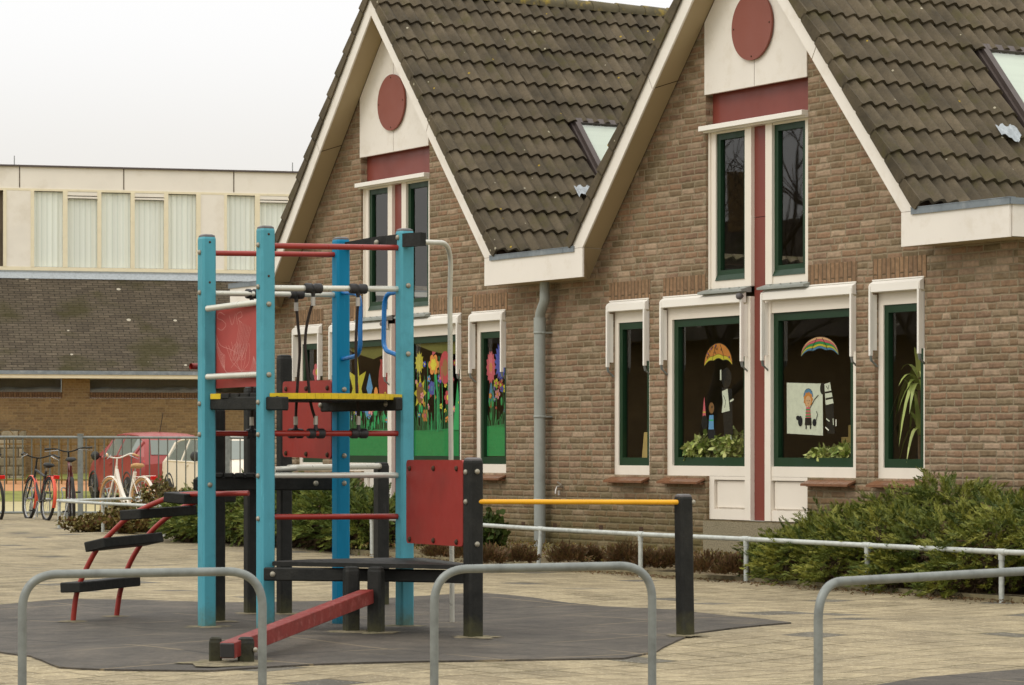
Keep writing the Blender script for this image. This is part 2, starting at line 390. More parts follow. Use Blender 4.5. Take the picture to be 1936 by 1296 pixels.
M['steel'] = mat('bare_tube_mat', lin(206,204,192), .34, .35, var=.05, scale=8)
M['rope'] = mat('rope_mat', lin(50,40,34), .85, bump=.8, bscale=200)
M['ferrule'] = mat('ferrule_mat', lin(178,172,164), .35, .7)
M['rubber'] = mat('rubber_sleeve_mat', lin(44,42,42), .5, var=.1)
M['yellow'] = mat('yellow_edge_mat', lin(206,176,20), .45, var=.12, scale=30, dirt=lin(150,130,30), dscale=12)
M['amber'] = mat('yellow_bar_mat', lin(232,168,30), .3, var=.05)
M['bolt'] = mat('bolt_cap_mat', lin(150,144,128), .4, .3, var=.1)
M['beam'] = mat('red_beam_mat', lin(122,42,36), .5, var=.12, scale=12, dirt=lin(196,130,120), dscale=16, damt=.35)
M['galv'] = mat('galvanised_mat', lin(128,132,128), .5, .35, var=.14, scale=16, dirt=lin(112,114,110), dscale=9, damt=.6)
M['galvl'] = mat('light_galvanised_mat', lin(186,190,184), .5, .25, var=.12, scale=14, dirt=lin(140,144,136), dscale=12, damt=.5)
M['soil'] = mat('soil_mat', lin(112,98,72), .95, var=.4, scale=14, bump=.9, bscale=40, dirt=lin(84,84,40), dscale=1.5, damt=.6)
M['grass'] = mat('grass_mat', lin(128,130,66), .95, var=.2, scale=3, bump=.6, bscale=60, dirt=lin(150,140,96), dscale=.6)
M['path'] = mat('orange_path_mat', lin(184,134,92), .9, var=.12, scale=3)
M['road'] = mat('pale_road_mat', lin(176,164,122), .9, var=.1, scale=1.2, dirt=lin(150,146,96), dscale=.5)
M['kerb'] = mat('kerb_mat', lin(126,116,88), .9, var=.25, scale=9, bump=.4)

# ------------------------------------------------------------------ building frame: x along the facade, y inward, z up
TH = R(59); D0 = FPX/178.0
B0 = Vector(((1040-968)/FPX*D0, D0, 0))
BU = Vector((math.cos(TH), -math.sin(TH), 0)); BI = Vector((math.sin(TH), math.cos(TH), 0))
def bw(u, y, z=0.0): return B0+BU*u+BI*y+Vector((0, 0, z))
C1, C2 = -3.44, 3.72
XL, XR = -6.97, 7.486; SL = 1.134; ZT = 6.50; YF = -.31; DEP = 9.0
house = thing('school_building', B0, 'brown brick school building with two tall gables, dark tiled roofs and cream window frames', 'building', rz=-TH, local=True)

def inpoly(p, poly):
    c = False; n = len(poly)
    for i in range(n):
        a, b = poly[i], poly[i-1]
        if (a[1] > p[1]) != (b[1] > p[1]) and p[0] < (b[0]-a[0])*(p[1]-a[1])/(b[1]-a[1])+a[0]: c = not c
    return c
def holes_for(C):
    return [[(C-2.53, .875), (C-1.82, .875), (C-1.82, 2.62), (C-2.53, 2.62)],
            [(C+1.82, .875), (C+2.53, .875), (C+2.53, 2.62), (C+1.82, 2.62)],
            [(C-1.55, .875), (C-.82, .875), (C-.82, .45), (C+.82, .45), (C+.82, .875), (C+1.55, .875), (C+1.55, 2.62), (C+.83, 2.62), (C+.83, 4.64), (C-.83, 4.64), (C-.83, 2.62), (C-1.55, 2.62)]]
def sheet(outer, holes, y):
    vs = []; es = []
    for poly in [outer]+holes:
        o = len(vs); n = len(poly); vs += [Vector(p) for p in poly]; es += [(o+i, o+(i+1) % n) for i in range(n)]
    v2, e2, f2, *_ = geometry.delaunay_2d_cdt(vs, es, [], 0, 1e-5)
    fs = []
    for f in f2:
        c = sum((v2[i] for i in f), Vector((0, 0)))/len(f)
        if inpoly(c, outer) and not any(inpoly(c, h) for h in holes): fs.append(tuple(f))
    return [(q.x, y, q.y) for q in v2], fs
g = 2.87; zb = 6.3-SL*g
outer = [(XL, -.1), (XR, -.1), (XR, zb), (C2+g, zb), (C2, 6.3), (C2-g, zb), (C1+g, zb), (C1, 6.3), (C1-g, zb), (XL, zb)]
HO = holes_for(C1)+holes_for(C2)
wall = MB(); v, f = sheet(outer, HO, 0)
wall.add(v, [tuple(reversed(q)) if (lambda a, b, c: ((b[0]-a[0])*(c[2]-a[2])-(b[2]-a[2])*(c[0]-a[0])) > 0)(*[v[i] for i in q[:3]]) is False else q for q in f])
for h in HO:
    n = len(h)
    for i in range(n):
        a, b = h[i], h[(i+1) % n]
        wall.add([(a[0], 0, a[1]), (b[0], 0, b[1]), (b[0], .13, b[1]), (a[0], .13, a[1])], [(0, 1, 2, 3)])
wall.add([(XR, 0, -.1), (XR, DEP, -.1), (XR, DEP, zb), (XR, 0, zb)], [(0, 1, 2, 3)])
wall.add([(XL, 0, -.1), (XL, DEP, -.1), (XL, DEP, zb), (XL, 0, zb)], [(3, 2, 1, 0)])
wall.add([(XL, DEP, -.1), (XR, DEP, -.1), (XR, DEP, 3.2), (XL, DEP, 3.2)], [(0, 1, 2, 3)])
wall.build('wall', M['brick'], house)
# weep holes near the foot of the wall
wh = MB()
for x in (-1.2, -.55, .1, 1.0, 1.75, 2.4): wh.box(x-.035, x+.035, -.003, .01, .30, .35)
wh.build('vent_brick', M['joint'], house)
# rooms inside
rm = MB()
rm.add([(XL, .14, .1), (XR, .14, .1), (XR, 4, .1), (XL, 4, .1)], [(0, 1, 2, 3)])
rm.add([(XL, .14, 2.66), (XR, .14, 2.66), (XR, 4, 2.66), (XL, 4, 2.66)], [(0, 1, 2, 3)])
rm.add([(XL, 4, .1), (XR, 4, .1), (XR, 4, 6.2), (XL, 4, 6.2)], [(0, 1, 2, 3)])
for xx in (XL+.1, (C1+C2)/2, XR-.1): rm.add([(xx, .14, .1), (xx, 4, .1), (xx, 4, 2.66), (xx, .14, 2.66)], [(0, 1, 2, 3)])
rm.build('room', M['interior'], house)
# soldier courses above the openings
for C in (C1, C2):
    for a, b in ((-2.56, -1.80), (1.80, 2.56), (-1.57, -.832), (.832, 1.57)):
        s = MB().box(C+a, C+b, -.003, .02, 2.645, 2.845); s.build('soldier_course', M['soldier'], house, uvswap=True)

# ---- windows
def frame_rect(mb, x0, x1, z0, z1, y0, y1, wl, wr, wb, wt, mi=0):
    mb.box(x0, x0+wl, y0, y1, z0, z1, mi); mb.box(x1-wr, x1, y0, y1, z0, z1, mi)
    mb.box(x0+wl, x1-wr, y0, y1, z0, z0+wb, mi); mb.box(x0+wl, x1-wr, y0, y1, z1-wt, z1, mi)
def pane(x0, x1, z0, z1, y, parent):
    return MB().add([(x0, y, z0), (x1, y, z0), (x1, y, z1), (x0, y, z1)], [(0, 1, 2, 3)]).build('pane', M['glass'], parent)
def awning(x0, x1, z1, parent, l=True, r=True):
    a = MB()
    a.add([(x0, -.05, z1-.078), (x1, -.05, z1-.078), (x1, -.05, z1-.008), (x0, -.05, z1-.008), (x0, -.005, z1-.085), (x1, -.005, z1-.085), (x1, -.005, z1+.02), (x0, -.005, z1+.02)],
          [(0, 1, 2, 3), (4, 7, 6, 5), (3, 2, 6, 7), (0, 4, 5, 1), (0, 3, 7, 4), (1, 5, 6, 2)])
    a.box(x0-.004, x1+.004, -.012, -.002, z1+.022, z1+.034)
    o = a.build('awning_case', M['alu'], parent)
    for ok, xx in ((l, x0+.0), (r, x1-.034)):
        if not ok: continue
        g_ = MB().box(xx, xx+.026, -.058, -.024, z1-.65, z1-.02, 0, .003).box(xx+.008, xx+.026, -.0235, .02, z1-.60, z1-.10)
        g_.obox((xx+.016, -.045, z1-.65), (xx+.018, -.035, z1-.70), .018, .02, mi=1); g_.obox((xx+.018, -.04, z1-.69), (xx+.018, .03, z1-.745), .012, .014, mi=1)
        g_.build('guide_rail', [M['alu'], M['galv']], parent)
def sill(x0, x1, z, parent):
    s = MB(); n = max(3, int((x1-x0)/.11)); w = (x1-x0)/n
    for i in range(n):
        a = x0+i*w+.002; b = x0+(i+1)*w-.002; sh = 0
        s.add([(a, .05, z-.02), (b, .05, z-.02), (b, -.10, z-.075), (a, -.10, z-.075), (a, .05, z), (b, .05, z), (b, -.10, z-.055), (a, -.10, z-.055)],
              [(0, 3, 2, 1), (4, 5, 6, 7), (3, 7, 6, 2), (0, 4, 7, 3), (1, 2, 6, 5)])
    s.box(x0+.02, x1-.02, -.05, .02, z-.082, z-.062)
    return s.build('window_sill', M['sill'], parent)
def small_window(x0, x1, label=None):
    w = MB(); frame_rect(w, x0, x1, .875, 2.60, .045, .125, .072, .072, .095, .17)
    o = w.build('side_window', M['frame'], house)
    s = MB(); frame_rect(s, x0+.072, x1-.072, .97, 2.43, .058, .11, .055, .055, .08, .07)
    s.build('sash', M['green'], o)
    pane(x0+.125, x1-.125, 1.05, 2.36, .09, o)
    awning(x0-.015, x1-.005, 2.625, o); return o
def dn(bmb): return bmb
for C in (C1, C2):
    small_window(C-2.53, C-1.82); small_window(C+1.82, C+2.53)
    for a, b in ((-2.53, -1.82), (1.82, 2.53), (-1.55, -.84), (.84, 1.55)): sill(C+a-.0, C+b, .872, house)
    for sgn in (-1, 1):
        X = lambda d: C+sgn*d
        def bx(mb, d0, d1, y0, y1, z0, z1, mi=0): mb.box(min(X(d0), X(d1)), max(X(d0), X(d1)), y0, y1, z0, z1, mi)
        w = MB()
        # big lower window: members butt end to end
        bx(w, 1.55, 1.465, .035, .125, .875, 2.60)                     # outer jamb
        bx(w, .21, .115, .022, .125, .455, 2.60)                       # centre post
        bx(w, 1.465, .21, .035, .125, .875, .972)                      # bottom rail
        bx(w, 1.465, .21, .035, .125, 2.425, 2.60)                     # top rail
        o = w.build('big_window', M['frame'], house)
        s = MB(); x0, x1 = sorted((X(1.465), X(.21))); frame_rect(s, x0, x1, .972, 2.425, .06, .115, .07, .07, .085, .075)
        s.build('sash', M['green'], o); pane(x0+.07, x1-.07, 1.057, 2.35, .095, o)
        x0, x1 = sorted((X(1.56), X(.15))); awning(x0, x1, 2.625, o)
        p = MB(); bx(p, .82, .74, .036, .12, .455, .873); bx(p, .74, .21, .036, .12, .455, .555); bx(p, .74, .21, .036, .12, .84, .873)
        bx(p, .72, .225, .062, .08, .572, .828)
        p2 = p.build('infill_panel', M['frame'], o)
        bk = MB(); bx(bk, .74, .21, .085, .09, .555, .84); bk.build('panel_back', M['white'], p2)
        # tall upper window
        u = MB()
        bx(u, .828, .80, .028, .125, 2.66, 4.235); bx(u, .80, .725, .045, .125, 2.70, 4.235)
        bx(u, .22, .115, .03, .125, 2.70, 4.235); bx(u, .725, .22, .045, .125, 2.70, 2.775); bx(u, .725, .22, .045, .125, 4.205, 4.235)
        uo = u.build('upper_window', M['frame'], house)
        s = MB(); x0, x1 = sorted((X(.725), X(.22))); frame_rect(s, x0, x1, 2.775, 4.205, .062, .11, .058, .058, .10, .06)
        s.add([(x0, .062, 2.83), (x1, .062, 2.83), (x1, .035, 2.775), (x0, .035, 2.775), (x0, .062, 2.775), (x1, .062, 2.775)], [(3, 2, 1, 0), (0, 4, 3), (1, 2, 5), (4, 5, 2, 3)])
        s.build('sash', M['green'], uo); pane(x0+.058, x1-.058, 2.87, 4.145, .09, uo)
        sl = MB(); x0, x1 = sorted((X(.86), X(.125)))
        sl.add([(x0, .04, 2.70), (x1, .04, 2.70), (x1, -.08, 2.665), (x0, -.08, 2.665), (x0, .04, 2.64), (x1, .04, 2.64), (x1, -.08, 2.645), (x0, -.08, 2.645)],
               [(0, 3, 2, 1), (3, 7, 6, 2), (4, 5, 6, 7), (0, 4, 7, 3), (1, 2, 6, 5)])
        for k in range(4): sl.box(x0+.12+k*.16, x0+.132+k*.16, -.02, .0, 2.67, 2.695)
        sl.build('metal_sill', M['pipe'], uo)
        bx(MBc := MB(), 2.62, .0, 0, 0, 0, 0) if False else None
    r = MB().box(C-.115, C+.115, .07, .12, .455, 3.35).box(C-.115, C+.115, .07, .12, 3.356, 4.235).box(C-.83, C+.83, .085, .12, 4.235, 4.64)
    r.build('red_panel', M['redb'], house)
    MB().box(C-.115, C+.115, .02, .13, .435, .455).build('threshold', M['pipe'], house)
    t = MB().box(C-.855, C+.83, -.075, .084, 4.235, 4.285, 0, .004).box(C-.83, C+.83, -.03, .084, 4.222, 4.2345)
    t.build('shutter_case', M['alu'], house)
    # small floodlight bracket beside the red strip
    k = MB().lathe((C-.17, -.06, 2.60), [(.028, -.03), (.034, 0), (.02, .03)], (0, 1, 0), 12).obox((C-.17, -.0, 2.63), (C-.17, -.06, 2.6), .02, .02)
    k.build('bracket', M['cap'], house)
    MB().box(C-.86, C+.86, -.012, .03, -.05, .434).build('plinth', M['concrete'], house)
    # cream gable board, red disc
    zt = lambda d: 6.24-SL*abs(d)
    for sg in (-1, 1):
        a = MB(); e_ = .004
        poly = [(C+sg*e_, 4.595), (C+sg*.83, 4.595), (C+sg*.83, zt(.83)), (C+sg*e_, zt(0))]
        a.prism(poly, lambda p: (p[0], -.016, p[1]), lambda p: (p[0], .02, p[1]))
        a.build('gable_board', M['white'], house, recalc=True)
    MB().box(C-.006, C+.006, -.012, .02, 4.60, 6.1).build('board_joint', M['joint'], house)
    d = MB().lathe((C, -.05, 5.165), [(.326, .0), (.326, .022)], (0, 1, 0), 64, smooth=False)
    for k in range(4):
        q = k*PI/2; d.lathe((C+.29*math.cos(q), -.055, 5.165+.29*math.sin(q)), [(.008, 0), (.008, .006)], (0, 1, 0), 8, mi=1)
    d.build('round_sign', [M['disc'], M['joint']], house)
    MB().box(C-.05, C+.05, -.03, -.016, 4.95, 5.35).build('sign_batten', M['joint'], house)

# ---- verge fascia, soffits, gutter boxes
ZI = 6.158                                        # inner line of the fascia at the ridge
def fas(d): return ZI-SL*d
for C in (C1, C2):
    for sg in (-1, 1):
        jt = 1.30
        def piece(d0, d1, m0, m1):
            # parallelogram strip; cut lines perpendicular to the slope at d0, d1
            k = .15
            def outer(d, cut): return (d+(.055*cut), fas(d+.055*cut)+.25) if cut else (d, fas(d)+.25)
            P = [(d0, fas(d0)), (d1, fas(d1)), outer(d1, m1), outer(d0, m0)]
            if d1 > 2: P = [P[0], (2.59, 3.202), (2.80, 3.202), (2.80, fas(2.8)+.25), P[3]]
            a = MB(); a.prism([(C+sg*x_, z_) for x_, z_ in P], lambda p: (p[0], YF, p[1]), lambda p: (p[0], YF+.02, p[1]))
            return a
        piece(0, jt-.003, 0, 1.6).build('fascia_board', M['white'], house, recalc=True)
        piece(jt+.005, 2.59, 1.6, 0).build('fascia_board', M['white'], house, recalc=True)
        # soffit in two panels
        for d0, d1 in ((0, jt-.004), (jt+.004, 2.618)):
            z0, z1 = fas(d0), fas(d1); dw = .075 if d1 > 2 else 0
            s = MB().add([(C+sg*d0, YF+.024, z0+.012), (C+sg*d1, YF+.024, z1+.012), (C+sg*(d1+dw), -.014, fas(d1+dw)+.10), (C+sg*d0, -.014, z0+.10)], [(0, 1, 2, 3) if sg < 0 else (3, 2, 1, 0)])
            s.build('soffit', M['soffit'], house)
        MB().add([(C, YF+.026, ZI+.03), (C+sg*2.6, YF+.026, fas(2.6)+.03), (C+sg*2.6, .0, fas(2.6)+.12), (C, .0, ZI+.12)], [(0, 1, 2, 3)]).build('soffit_backing', M['joint'], house)
def gbox(x0, x1, sidel, sider, wall_l, wall_r):
    """closed gutter box; the ends lean in towards the wall like the soffits"""
    z0, z1 = 2.90, 3.198
    f = MB().box(x0, x1, YF, YF+.02, z0, z1)
    fo = f.build('gutter_box', M['white'], house)
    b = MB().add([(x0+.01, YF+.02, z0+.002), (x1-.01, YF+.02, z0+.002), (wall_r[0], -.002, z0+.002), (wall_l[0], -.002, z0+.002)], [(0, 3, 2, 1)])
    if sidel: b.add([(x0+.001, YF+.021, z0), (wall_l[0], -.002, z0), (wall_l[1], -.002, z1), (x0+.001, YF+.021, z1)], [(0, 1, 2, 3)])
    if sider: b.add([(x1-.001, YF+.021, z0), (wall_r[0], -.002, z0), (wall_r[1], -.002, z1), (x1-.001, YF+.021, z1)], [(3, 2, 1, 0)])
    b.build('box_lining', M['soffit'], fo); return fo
gb = gbox(C1+2.59, C2-2.59, 1, 1, (C1+2.95, C1+2.70), (C2-2.95, C2-2.70))
MB().box(C1+2.72, C2-2.74, YF-.016, YF-.004, 3.165, 3.215).box(C1+2.72, C2-2.74, YF-.02, YF+.05, 3.215, 3.222).box(C2-2.95, C2-2.945, YF-.019, YF-.016, 3.165, 3.215).build('zinc_trim', M['zinc'], gb)
for x0, x1, side in ((C2+2.59, XR+.25, 1), (XL-.25, C1-2.59, -1)):
    fo = gbox(x0, x1, side > 0, side < 0, ((x0+.36), (x0+.11)) if side > 0 else (x0, x0), (x1, x1) if side > 0 else ((x1-.36), (x1-.11)))
    xo = XR+.25 if side > 0 else XL-.25
    MB().box(xo-.01, xo+.01, YF+.026, DEP+.3, 2.905, 3.20).box(min(xo-side*.27, xo-side*.012), max(xo-side*.27, xo-side*.012), .0, DEP+.3, 2.906, 2.915).build('side_board', M['white'], fo)
    xa, xb = (C2+2.74, xo+.02) if side > 0 else (xo-.02, C1-2.74)
    MB().box(xa, xb, YF-.016, YF-.004, 3.17, 3.225).box(xa, xb, YF-.02, YF+.05, 3.225, 3.232).build('zinc_trim', M['zinc'], fo)
    MB().box(min(xo+side*.022, xo+side*.034), max(xo+side*.022, xo+side*.034), YF-.01, DEP+.3, 3.17, 3.225).build('zinc_trim', M['zinc'], fo)
# gutter floors
MB().box(C1+2.97, C2-2.97, YF+.03, DEP, 3.06, 3.07).box(C2+2.6, XR+.22, YF+.03, DEP, 3.06, 3.07).box(XL-.22, C1-2.6, YF+.03, DEP, 3.06, 3.07).build('gutter_floor', M['zinc'], house)

# ---- tiled slopes: every double-roll tile course modelled
NCO = 14; DT = 2.84; SLEN = DT/math.cos(math.atan(SL)); CO = SLEN/NCO
cs, sn = math.cos(math.atan(SL)), math.sin(math.atan(SL))
def slope_tiles(C, sg, name='roof_slope', hole=None):
    rng = np.random.default_rng(int(abs(C)*100)+sg+5)
    mb = MB(); PW = .30; nt = int((DEP+.31)/PW); ns = 20
    for j in range(NCO):
        s0, s1 = j*CO-.02, (j+1)*CO
        for k in range(nt):
            y0 = YF-.012+k*PW
            if hole and y0+PW > hole[0] and y0 < hole[1] and s1*cs > hole[2]+.04 and s0*cs < hole[3]-.04: continue
            js, jh, jr = rng.normal(0, .003), rng.normal(0, .0018), rng.normal(0, .002)
            vs = []
            for i in range(ns+1):
                q = i/ns; y = y0+q*PW; ph = (q*2) % 1.0
                w = .024*(.5-.5*math.cos(2*PI*ph))**.8 if ph < 1 else 0
                w = .044*(.5-.5*math.cos(2*PI*ph))**.85
                for (s_, h_) in ((s0, .004), (s1+js, .038+jh+jr*q), (s1+js-.003, .004+jh)):
                    d = s_*cs+(h_+w)*sn; z = ZT-.03-s_*sn+(h_+w)*cs
                    vs.append((C+sg*d, y, z))
            fs = []
            for i in range(ns):
                a = i*3; b = a+3
                fs += [(a, a+1, b+1, b), (a+1, a+2, b+2, b+1)]
            if sg < 0: fs = [f_[::-1] for f_ in fs]
            mb.add(vs, fs, 0, False)
    o = mb.build(name, M['tile'], house, recalc=False)
    me = o.data
    sm = [True]*len(me.polygons); me.polygons.foreach_set('use_smooth', sm)
    try: me.set_sharp_from_angle(angle=R(38))
    except Exception: pass
    return o
def verge_tiles(C, sg, parent):
    mb = MB()
    for j in range(NCO):
        s0, s1 = j*CO-.01, (j+1)*CO+.012
        def P(s_, h_, y): return (C+sg*(s_*cs+h_*sn), y, ZT-.03-s_*sn+h_*cs)
        jt = random.uniform(-.004, .004)
        pts = [(s0, .020), (s1, .058), (s1+jt, -.050), (s1-.05, -.066), (s0+.02, -.066), (s0, -.05)]
        n = len(pts); vs = [P(a, b, YF-.030) for a, b in pts]+[P(a, b, YF-.012) for a, b in pts]
        mb.add(vs, [tuple(range(n)), tuple(range(n, 2*n))[::-1]]+[(i, n+i, n+(i+1) % n, (i+1) % n) for i in range(n)])
        # rounded top roll over the verge
    mb.build('verge_tile', M['tile'], parent, recalc=True)
SKY = (1.56, 2.34, 1.38, 2.14)                     # roof window: y range, d range
for C, sg in ((C1, 1), (C1, -1), (C2, 1), (C2, -1)):
    sl_ = slope_tiles(C, sg, hole=SKY if sg > 0 else None); verge_tiles(C, sg, sl_)
for C in (C1, C2):
    rc = MB(); y = YF-.05; k = 0
    while y < DEP:
        r0 = .105; a = arc((0, 0, 0), (1, 0, 0), (0, 0, 1), r0, R(-12), R(192), 10)
        vs = []
        for yy, gr in ((y, 1.08), (y+.40, .98)):
            vs += [(C+p.x*gr, yy, ZT-.045+p.z*gr*1.0) for p in a]
        n = len(a); rc.add(vs, [(i, i+1, n+i+1, n+i) for i in range(n-1)], 0, True)
        rc.add(vs[:n], [tuple(range(n))]); y += .38; k += 1
    rc.build('ridge_cap', mat('ridge_cap_mat', lin(92,84,62), .85, var=.2, scale=8, dirt=lin(168,142,48), dscale=7, damt=.8, bump=.4) if C == C1 else bpy.data.materials['ridge_cap_mat'], house)
    # under-roof boards so that nothing shows through
    ub = MB()
    for sg in (-1, 1):
        ub.add([(C, YF+.03, ZT-.085), (C+sg*(DT-.02), YF+.03, ZT-.085-SL*(DT-.02)), (C+sg*(DT-.02), DEP, ZT-.085-SL*(DT-.02)), (C, DEP, ZT-.085)], [(0, 1, 2, 3)])
    ub.build('roof_deck', M['joint'], house)
    # roof window on the right-hand slope
    def Q(s_, h_, y): return (C+(s_*cs+h_*sn), y, ZT-.03-s_*sn+h_*cs)
    sa, sb = SKY[2]/cs, SKY[3]/cs; ya, yb = SKY[0], SKY[1]
    vf = MB()
    def sbox(mb, s0, s1, y0, y1, h0, h1, mi=0):
        mb.add([Q(s, h, y) for s in (s0, s1) for y in (y0, y1) for h in (h0, h1)], [(0, 1, 3, 2), (4, 6, 7, 5), (0, 4, 5, 1), (2, 3, 7, 6), (0, 2, 6, 4), (1, 5, 7, 3)], mi)
    sbox(vf, sa, sb, ya, ya+.07, -.04, .060); sbox(vf, sa, sb, yb-.07, yb, -.04, .060); sbox(vf, sa, sa+.075, ya+.07, yb-.07, -.04, .062); sbox(vf, sb-.075, sb, ya+.07, yb-.07, -.04, .05)
    sbox(vf, sa-.02, sb+.02, ya-.035, ya-.002, -.03, .02); sbox(vf, sa-.02, sb+.02, yb+.002, yb+.035, -.03, .02)
    vo_ = vf.build('roof_window', M['velux'], house, recalc=True)
    MB().add([Q(s, .045, y) for s, y in ((sa+.07, ya+.07), (sb-.07, ya+.07), (sb-.07, yb-.07), (sa+.07, yb-.07))], [(0, 1, 2, 3)]).build('pane', M['glass'], vo_)
    MB().add([Q(s, .022, y) for s, y in ((sa+.07, ya+.07), (sb-.07, ya+.07), (sb-.07, yb-.07), (sa+.07, yb-.07))], [(0, 1, 2, 3)]).build('blind', M['blind'], vo_)
    ap = MB(); nn = 16; vs = []
    for i in range(nn+1):
        y = ya-.50+.25*i/nn; w = .088+.006*math.sin(i*2.3)
        e0 = sb-.0+(0.02 if i in (0, nn) else 0)
        vs += [Q(sb+.03+.02*math.sin(i*.9), w, y), Q(sb+.12, w+.006*math.sin(i*3), y), Q(sb+.20+.05*math.sin(i*.45+C), w, y)]
    ap.add(vs, [(i*3+q, i*3+q+1, i*3+q+4, i*3+q+3) for i in range(nn) for q in (0, 1)], 0, True)
    ap.build('lead_apron', M['lead'], vo_)

# ---- downpipe and tap
dp = MB().tube([(.10, -.13, 2.91), (.10, -.13, 2.76)], .052, 16).tube(smooth_path([(.10, -.13, 2.77), (.095, -.13, 2.70), (.0, -.12, 2.58), (-.03, -.11, 2.50)], 4), .054, 16)
dp.tube([(-.03, -.11, 2.53), (-.03, -.11, 2.38)], .066, 16).tube([(-.03, -.11, 2.40), (-.03, -.11, .02)], .062, 16)
dpo = dp.build('downpipe', M['pipe'], house)
for z in (2.37, 1.48, .6):
    MB().lathe((-.03, -.11, z), [(.067, -.012), (.067, .012)]).box(-.03, .05, -.115, .0, z-.008, z+.008).build('pipe_bracket', M['pipe'], dpo)
tp = MB().tube([(.25, 0, .74), (.25, -.07, .74), (.26, -.09, .70), (.265, -.095, .665)], .011, 8).tube([(.31, -.08, .70), (.31, -.08, .65)], .016, 8).obox((.21, -.04, .79), (.29, -.04, .76), .012, .012)
tp.build('outdoor_tap', M['ferrule'], house)
# ------------------------------------------------------------------ things in the windows
def flatm(name, c): return mat(name, lin(*c), .85, var=.07, scale=18)
PC = {k: flatm('paint_'+k, v) for k, v in dict(meadow=(48,150,84), stem=(62,128,80), yellow=(206,192,60), dim=(120,116,56), pink=(208,136,140), red=(170,66,66), blue=(84,92,176), sky=(86,134,170), brown=(140,98,58), orange=(208,134,62), violet=(112,78,160), paper=(224,224,206), black=(10,9,9), skin=(226,176,132), rose=(214,100,112), lime=(140,178,60)).items()}
YI2 = .094
class Art:
    """flat paint and paper on the inside of a pane; u, z in the facade frame"""
    def __init__(s, name, label, cat, u, z, group=None):
        s.base = bw(u, YI2, z); s.root = thing(name, s.base, label, cat, group, rz=-TH, local=True); s.u, s.z = u, z; s.k = 0
    def part(s, name, polys, label=None):
        mb = MB(); mats = []
        for col, P in polys:
            m = PC[col]
            if m not in mats: mats.append(m)
            s.k += 1; y = -.0003*(s.k % 34)+.006
            mb.add([(p[0]-s.u, y, p[1]-s.z) for p in P], [tuple(range(len(P)))], mats.index(m))
        o = mb.build(name, mats, s.root)
        if label: o['label'] = label
        return o
def disc_(u, z, ru, rz=None, n=14, a0=0): rz = rz or ru; return [(u+ru*math.cos(2*PI*k/n+a0), z+rz*math.sin(2*PI*k/n+a0)) for k in range(n)]
def star_(u, z, r, n, k=.5, sx=1.0, rot=0): return [(u+sx*(r if i % 2 == 0 else r*k)*math.cos(PI*i/n+rot), z+(r if i % 2 == 0 else r*k)*math.sin(PI*i/n+rot)) for i in range(2*n)]
def flower(a, u, z, r, c, cc, n=7):
    P = [(c, disc_(u+r*.62*math.cos(2*PI*k/n), z+r*.62*math.sin(2*PI*k/n), r*.34)) for k in range(n)]+[(cc, disc_(u, z, r*.34))]
    a.part('flower', P)
def strip_(P, w):
    out = []; L_, R_ = [], []
    for i, p in enumerate(P):
        q = P[min(i+1, len(P)-1)]; o = P[max(i-1, 0)]; d = Vector((q[0]-o[0], q[1]-o[1])).normalized(); L_.append((p[0]-d.y*w, p[1]+d.x*w)); R_.append((p[0]+d.y*w, p[1]-d.x*w))
    return L_+R_[::-1]
def meadow(a, u0, u1, zt, seed, tall):
    r_ = random.Random(seed); P = [('meadow', [(u0, 1.058), (u1, 1.058), (u1, zt+.02), ((u0+u1)/2, zt), (u0, zt-.01)])]
    a.part('meadow', P); st = []
    n = int((u1-u0)/.022)
    for k in range(n):
        u = u0+(u1-u0)*(k+r_.random())/n; h = r_.uniform(.05, .22) if r_.random() < .7 else r_.uniform(.25, tall)
        w = r_.uniform(.003, .007); st.append((r_.choice(['meadow', 'stem', 'stem']), strip_([(u, zt-.02), (u+r_.uniform(-.02, .02), zt+h*.5), (u+r_.uniform(-.03, .03), zt+h)], w)))
    for k in range(n//4):
        u = r_.uniform(u0+.03, u1-.03); z = zt+r_.uniform(.05, tall*.5); st.append(('meadow', disc_(u, z, .022, .05, 8)))
    a.part('stems', st)
    for k in range(int(n*.62)):
        flower(a, r_.uniform(u0+.04, u1-.04), zt+r_.uniform(.08, tall*.95), r_.uniform(.018, .044), r_.choice(['pink', 'violet', 'yellow', 'red', 'orange', 'blue', 'sky', 'rose']), r_.choice(['yellow', 'orange', 'brown']), 5)
gp = 'flower meadows painted on the left gable windows'
# wide window right of the red strip, left gable (the fullest painting)
u0, u1 = C1+.29, C1+1.39
a = Art('window_painting', 'painted meadow with sunflower and sun on the wide pane right of the red strip', 'painting', u0, 1.06, gp)
meadow(a, u0, u1, 1.36, 1, .85)
a.part('banner', [('dim', [(u0, 2.35), (u1, 2.35), (u1, 2.22), (u0+.8, 2.20), (u0+.4, 2.26)])])
a.part('sun', [('yellow', star_(u0+.13, 2.13, .14, 12, .62, .8)), ('yellow', disc_(u0+.13, 2.13, .085, .10))])
a.part('sunflower', [('yellow', star_(u0+.15, 1.78, .21, 8, .55, .72)), ('brown', disc_(u0+.15, 1.78, .085, .12))])
a.part('leaf', [('meadow', strip_([(u0+.56, 1.33), (u0+.57, 1.7), (u0+.50, 2.05)], .022))])
flower(a, u0+.47, 2.10, .13, 'orange', 'yellow', 6); flower(a, u0+.47, 2.10, .075, 'yellow', 'yellow', 6)
a.part('tulip', [('red', disc_(u0+.74, 2.06, .13, .19)), ('brown', disc_(u0+.74, 2.06, .06, .10))]); a.part('tulip', [('rose', star_(u0+.47, 2.27, .09, 3, .5))])
